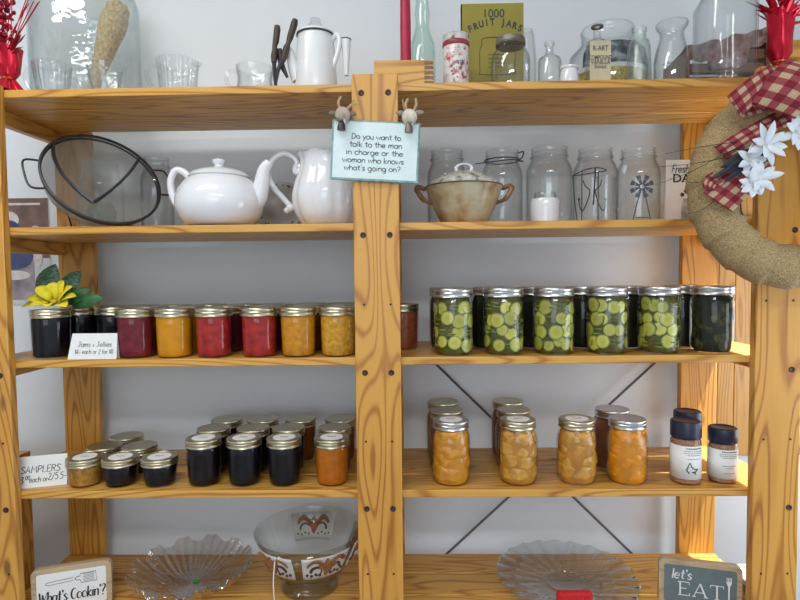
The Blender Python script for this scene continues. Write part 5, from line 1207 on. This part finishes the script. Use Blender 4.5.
# ---------------------------------------------------------------- wreath on right post
Yc = -.062; C = at(793, 185, Yc); k = 1/ppm(Yc); Rm, rt_ = 80*k, 21.5*k
t = thing('burlap_wreath', 'burlap wrapped wreath with red gingham bow and white flowers on the right post', 'wreath', C)
RX = Matrix.Rotation(pi/2, 3, 'X')
def wrapmod(a, th):  # overlapping burlap turns
    u = (a*20/(2*pi)+.22*sin(th)) % 1; return 1+.13*(u-.5)+.02*noise.noise(Vector((a*3, th, 0)))
MB().torus(Rm, rt_, 260, 24, xf=RX, mod=wrapmod).build('burlap_ring', M['burlap'], t)
def W(px, py, y=0.0):      # position local to the wreath, y towards the room is negative
    p = at(px, py, Yc+y); return Vector((p.x-C.x, y, p.z-C.z))
def ribbon(left, right, nm, n=6, across=8, bulge=0):
    """ribbon between two guide curves, lifted towards the room in the middle"""
    A_, B_ = cat_rom(left, n), cat_rom(right, n); rows = []; mb = MB(); L_ = 0
    base = len(mb.v)
    for i, (a_, b_) in enumerate(zip(A_, B_)):
        rows.append([a_.lerp(b_, j/across)+Vector((0, -bulge*sin(pi*j/across)*sin(pi*i/(len(A_)-1)), 0)) for j in range(across+1)])
    mb.sheet(rows)
    L_ = 0; m = across+1; mid = m//2
    for i in range(len(rows)):
        if i: L_ += (rows[i][mid]-rows[i-1][mid]).length
        wd_ = (A_[i]-B_[i]).length
        for j in range(m): mb.uv[i*m+j] = (L_, (j/across-.5)*.064)
    return mb.build(nm, M['gingham'], t, solid=.0008)
f0 = -.045
ribbon([W(790, 80, f0-.01), W(772, 66, f0-.03), W(752, 76, f0-.045), W(727, 96, f0-.03)], [W(792, 92, f0-.01), W(778, 82, f0-.035), W(760, 98, f0-.05), W(741, 117, f0-.03)], 'bow_loop', bulge=.006)
ribbon([W(727, 96, f0-.028), W(745, 92, f0-.005), W(770, 88, f0), W(792, 92, f0)], [W(741, 117, f0-.028), W(757, 114, f0-.01), W(777, 108, f0-.005), W(795, 106, f0)], 'bow_loop')
ribbon([W(800, 62, f0-.02), W(786, 60, f0-.045), W(768, 78, f0-.06), W(751, 104, f0-.045)], [W(840, 80, f0-.02), W(830, 82, f0-.05), W(815, 98, f0-.075), W(795, 119, f0-.06)], 'bow_loop', bulge=.012)
ribbon([W(751, 104, f0-.043), W(768, 108, f0-.015), W(790, 106, f0-.005)], [W(795, 119, f0-.058), W(805, 118, f0-.02), W(812, 112, f0-.008)], 'bow_loop')
ribbon([W(800, 100, f0), W(775, 112, f0-.012), W(745, 128, f0-.015), W(714, 147, f0-.004)], [W(808, 124, f0-.005), W(786, 127, f0-.02), W(758, 140, f0-.02), W(727, 160, f0-.008)], 'bow_tail', bulge=.004)
ribbon([W(752, 150, f0-.005), W(738, 162, f0-.012), W(722, 176, f0-.01), W(703, 193, f0-.006)], [W(776, 170, f0-.008), W(762, 182, f0-.014), W(750, 194, f0-.014), W(732, 212, f0-.010)], 'bow_tail', bulge=.004)
ribbon([W(712, 172, f0+.004), W(704, 178, f0-.012), W(703, 187, f0-.014), W(710, 190, f0)], [W(722, 184, f0+.004), W(716, 186, f0-.010), W(714, 190, f0-.012), W(716, 193, f0)], 'bow_tail')
MB().ball(W(797, 95, f0-.025), .016, 14, 10, (1, .8, 1.1), lump=.3).build('bow_knot', plain('maroon_knot', (.20, .015, .03), .8, var=.4, scale=120), t)
# dark foliage spray and grass blades
mb = MB()
for (ax_, ay_, bx_, by_, wv) in [(770, 140, 716, 178, .008), (775, 145, 722, 183, .007), (765, 150, 728, 170, .010), (778, 150, 735, 160, .008), (770, 160, 738, 150, .008), (760, 150, 720, 168, .009)]:
    leafsheet(mb, W(ax_, ay_, f0-.02), W(bx_, by_, f0-.022), wv, (0, -1, 0), .004)
mb.build('dark_leaves', M['navy'], t, solid=.0006)
for P in ([(780, 134, -.03), (735, 142, -.035), (700, 147, -.03), (665, 154, -.02)], [(778, 140, -.03), (730, 156, -.035), (690, 164, -.03), (655, 167, -.02)], [(772, 142, -.03), (735, 162, -.035), (700, 182, -.03), (668, 178, -.02)], [(770, 148, -.03), (735, 164, -.04), (712, 178, -.03), (690, 190, -.02)], [(765, 155, -.04), (745, 168, -.045), (722, 185, -.04), (704, 194, -.035)], [(775, 138, -.03), (735, 149, -.035), (690, 172, -.02), (655, 185, -.012)], [(768, 160, -.035), (735, 182, -.03), (705, 208, -.02), (688, 214, -.012)]):
    pts = cat_rom([W(x_, y_, f0+d_+.02) for x_, y_, d_ in P]); n_ = len(pts)
    MB().tube(pts, [.0019*(1-.7*i/n_) for i in range(n_)], 5, flat=.5).build('grass_blade', M['blade'], t)
# white flowers
def flower(px, py, y, rad, seed, npet=9):
    rnd = random.Random(seed); c = W(px, py, y)
    o = MB().ball((0, 0, 0), .0042, 10, 6).build('flower', plain('flower_centre', (.55, .58, .50), .8), t, c)
    for i in range(npet):
        a_ = i*2*pi/npet+rnd.uniform(-.15, .15); L_ = rad*rnd.uniform(.8, 1.12)
        mb = MB(); leafsheet(mb, (0, 0, 0), (L_*cos(a_), -.004+rnd.uniform(-.014, .008), L_*sin(a_)), .0062, (0, -1, 0), .002); mb.build('petal', M['petal'], o, solid=.0005)
flower(765, 145, f0-.045, .034, 1); flower(757, 178, f0-.042, .031, 2); flower(749, 160, f0-.03, .024, 3, 7); flower(795, 132, f0-.045, .030, 4); flower(752, 185, f0-.048, .026, 6, 7)
mb = MB().tube(cat_rom([W(740, 200, f0+.02), W(741, 210, f0+.01), W(744, 218, f0+.02)]), .0014, 5)
mb.build('stem', M['blade'], t)
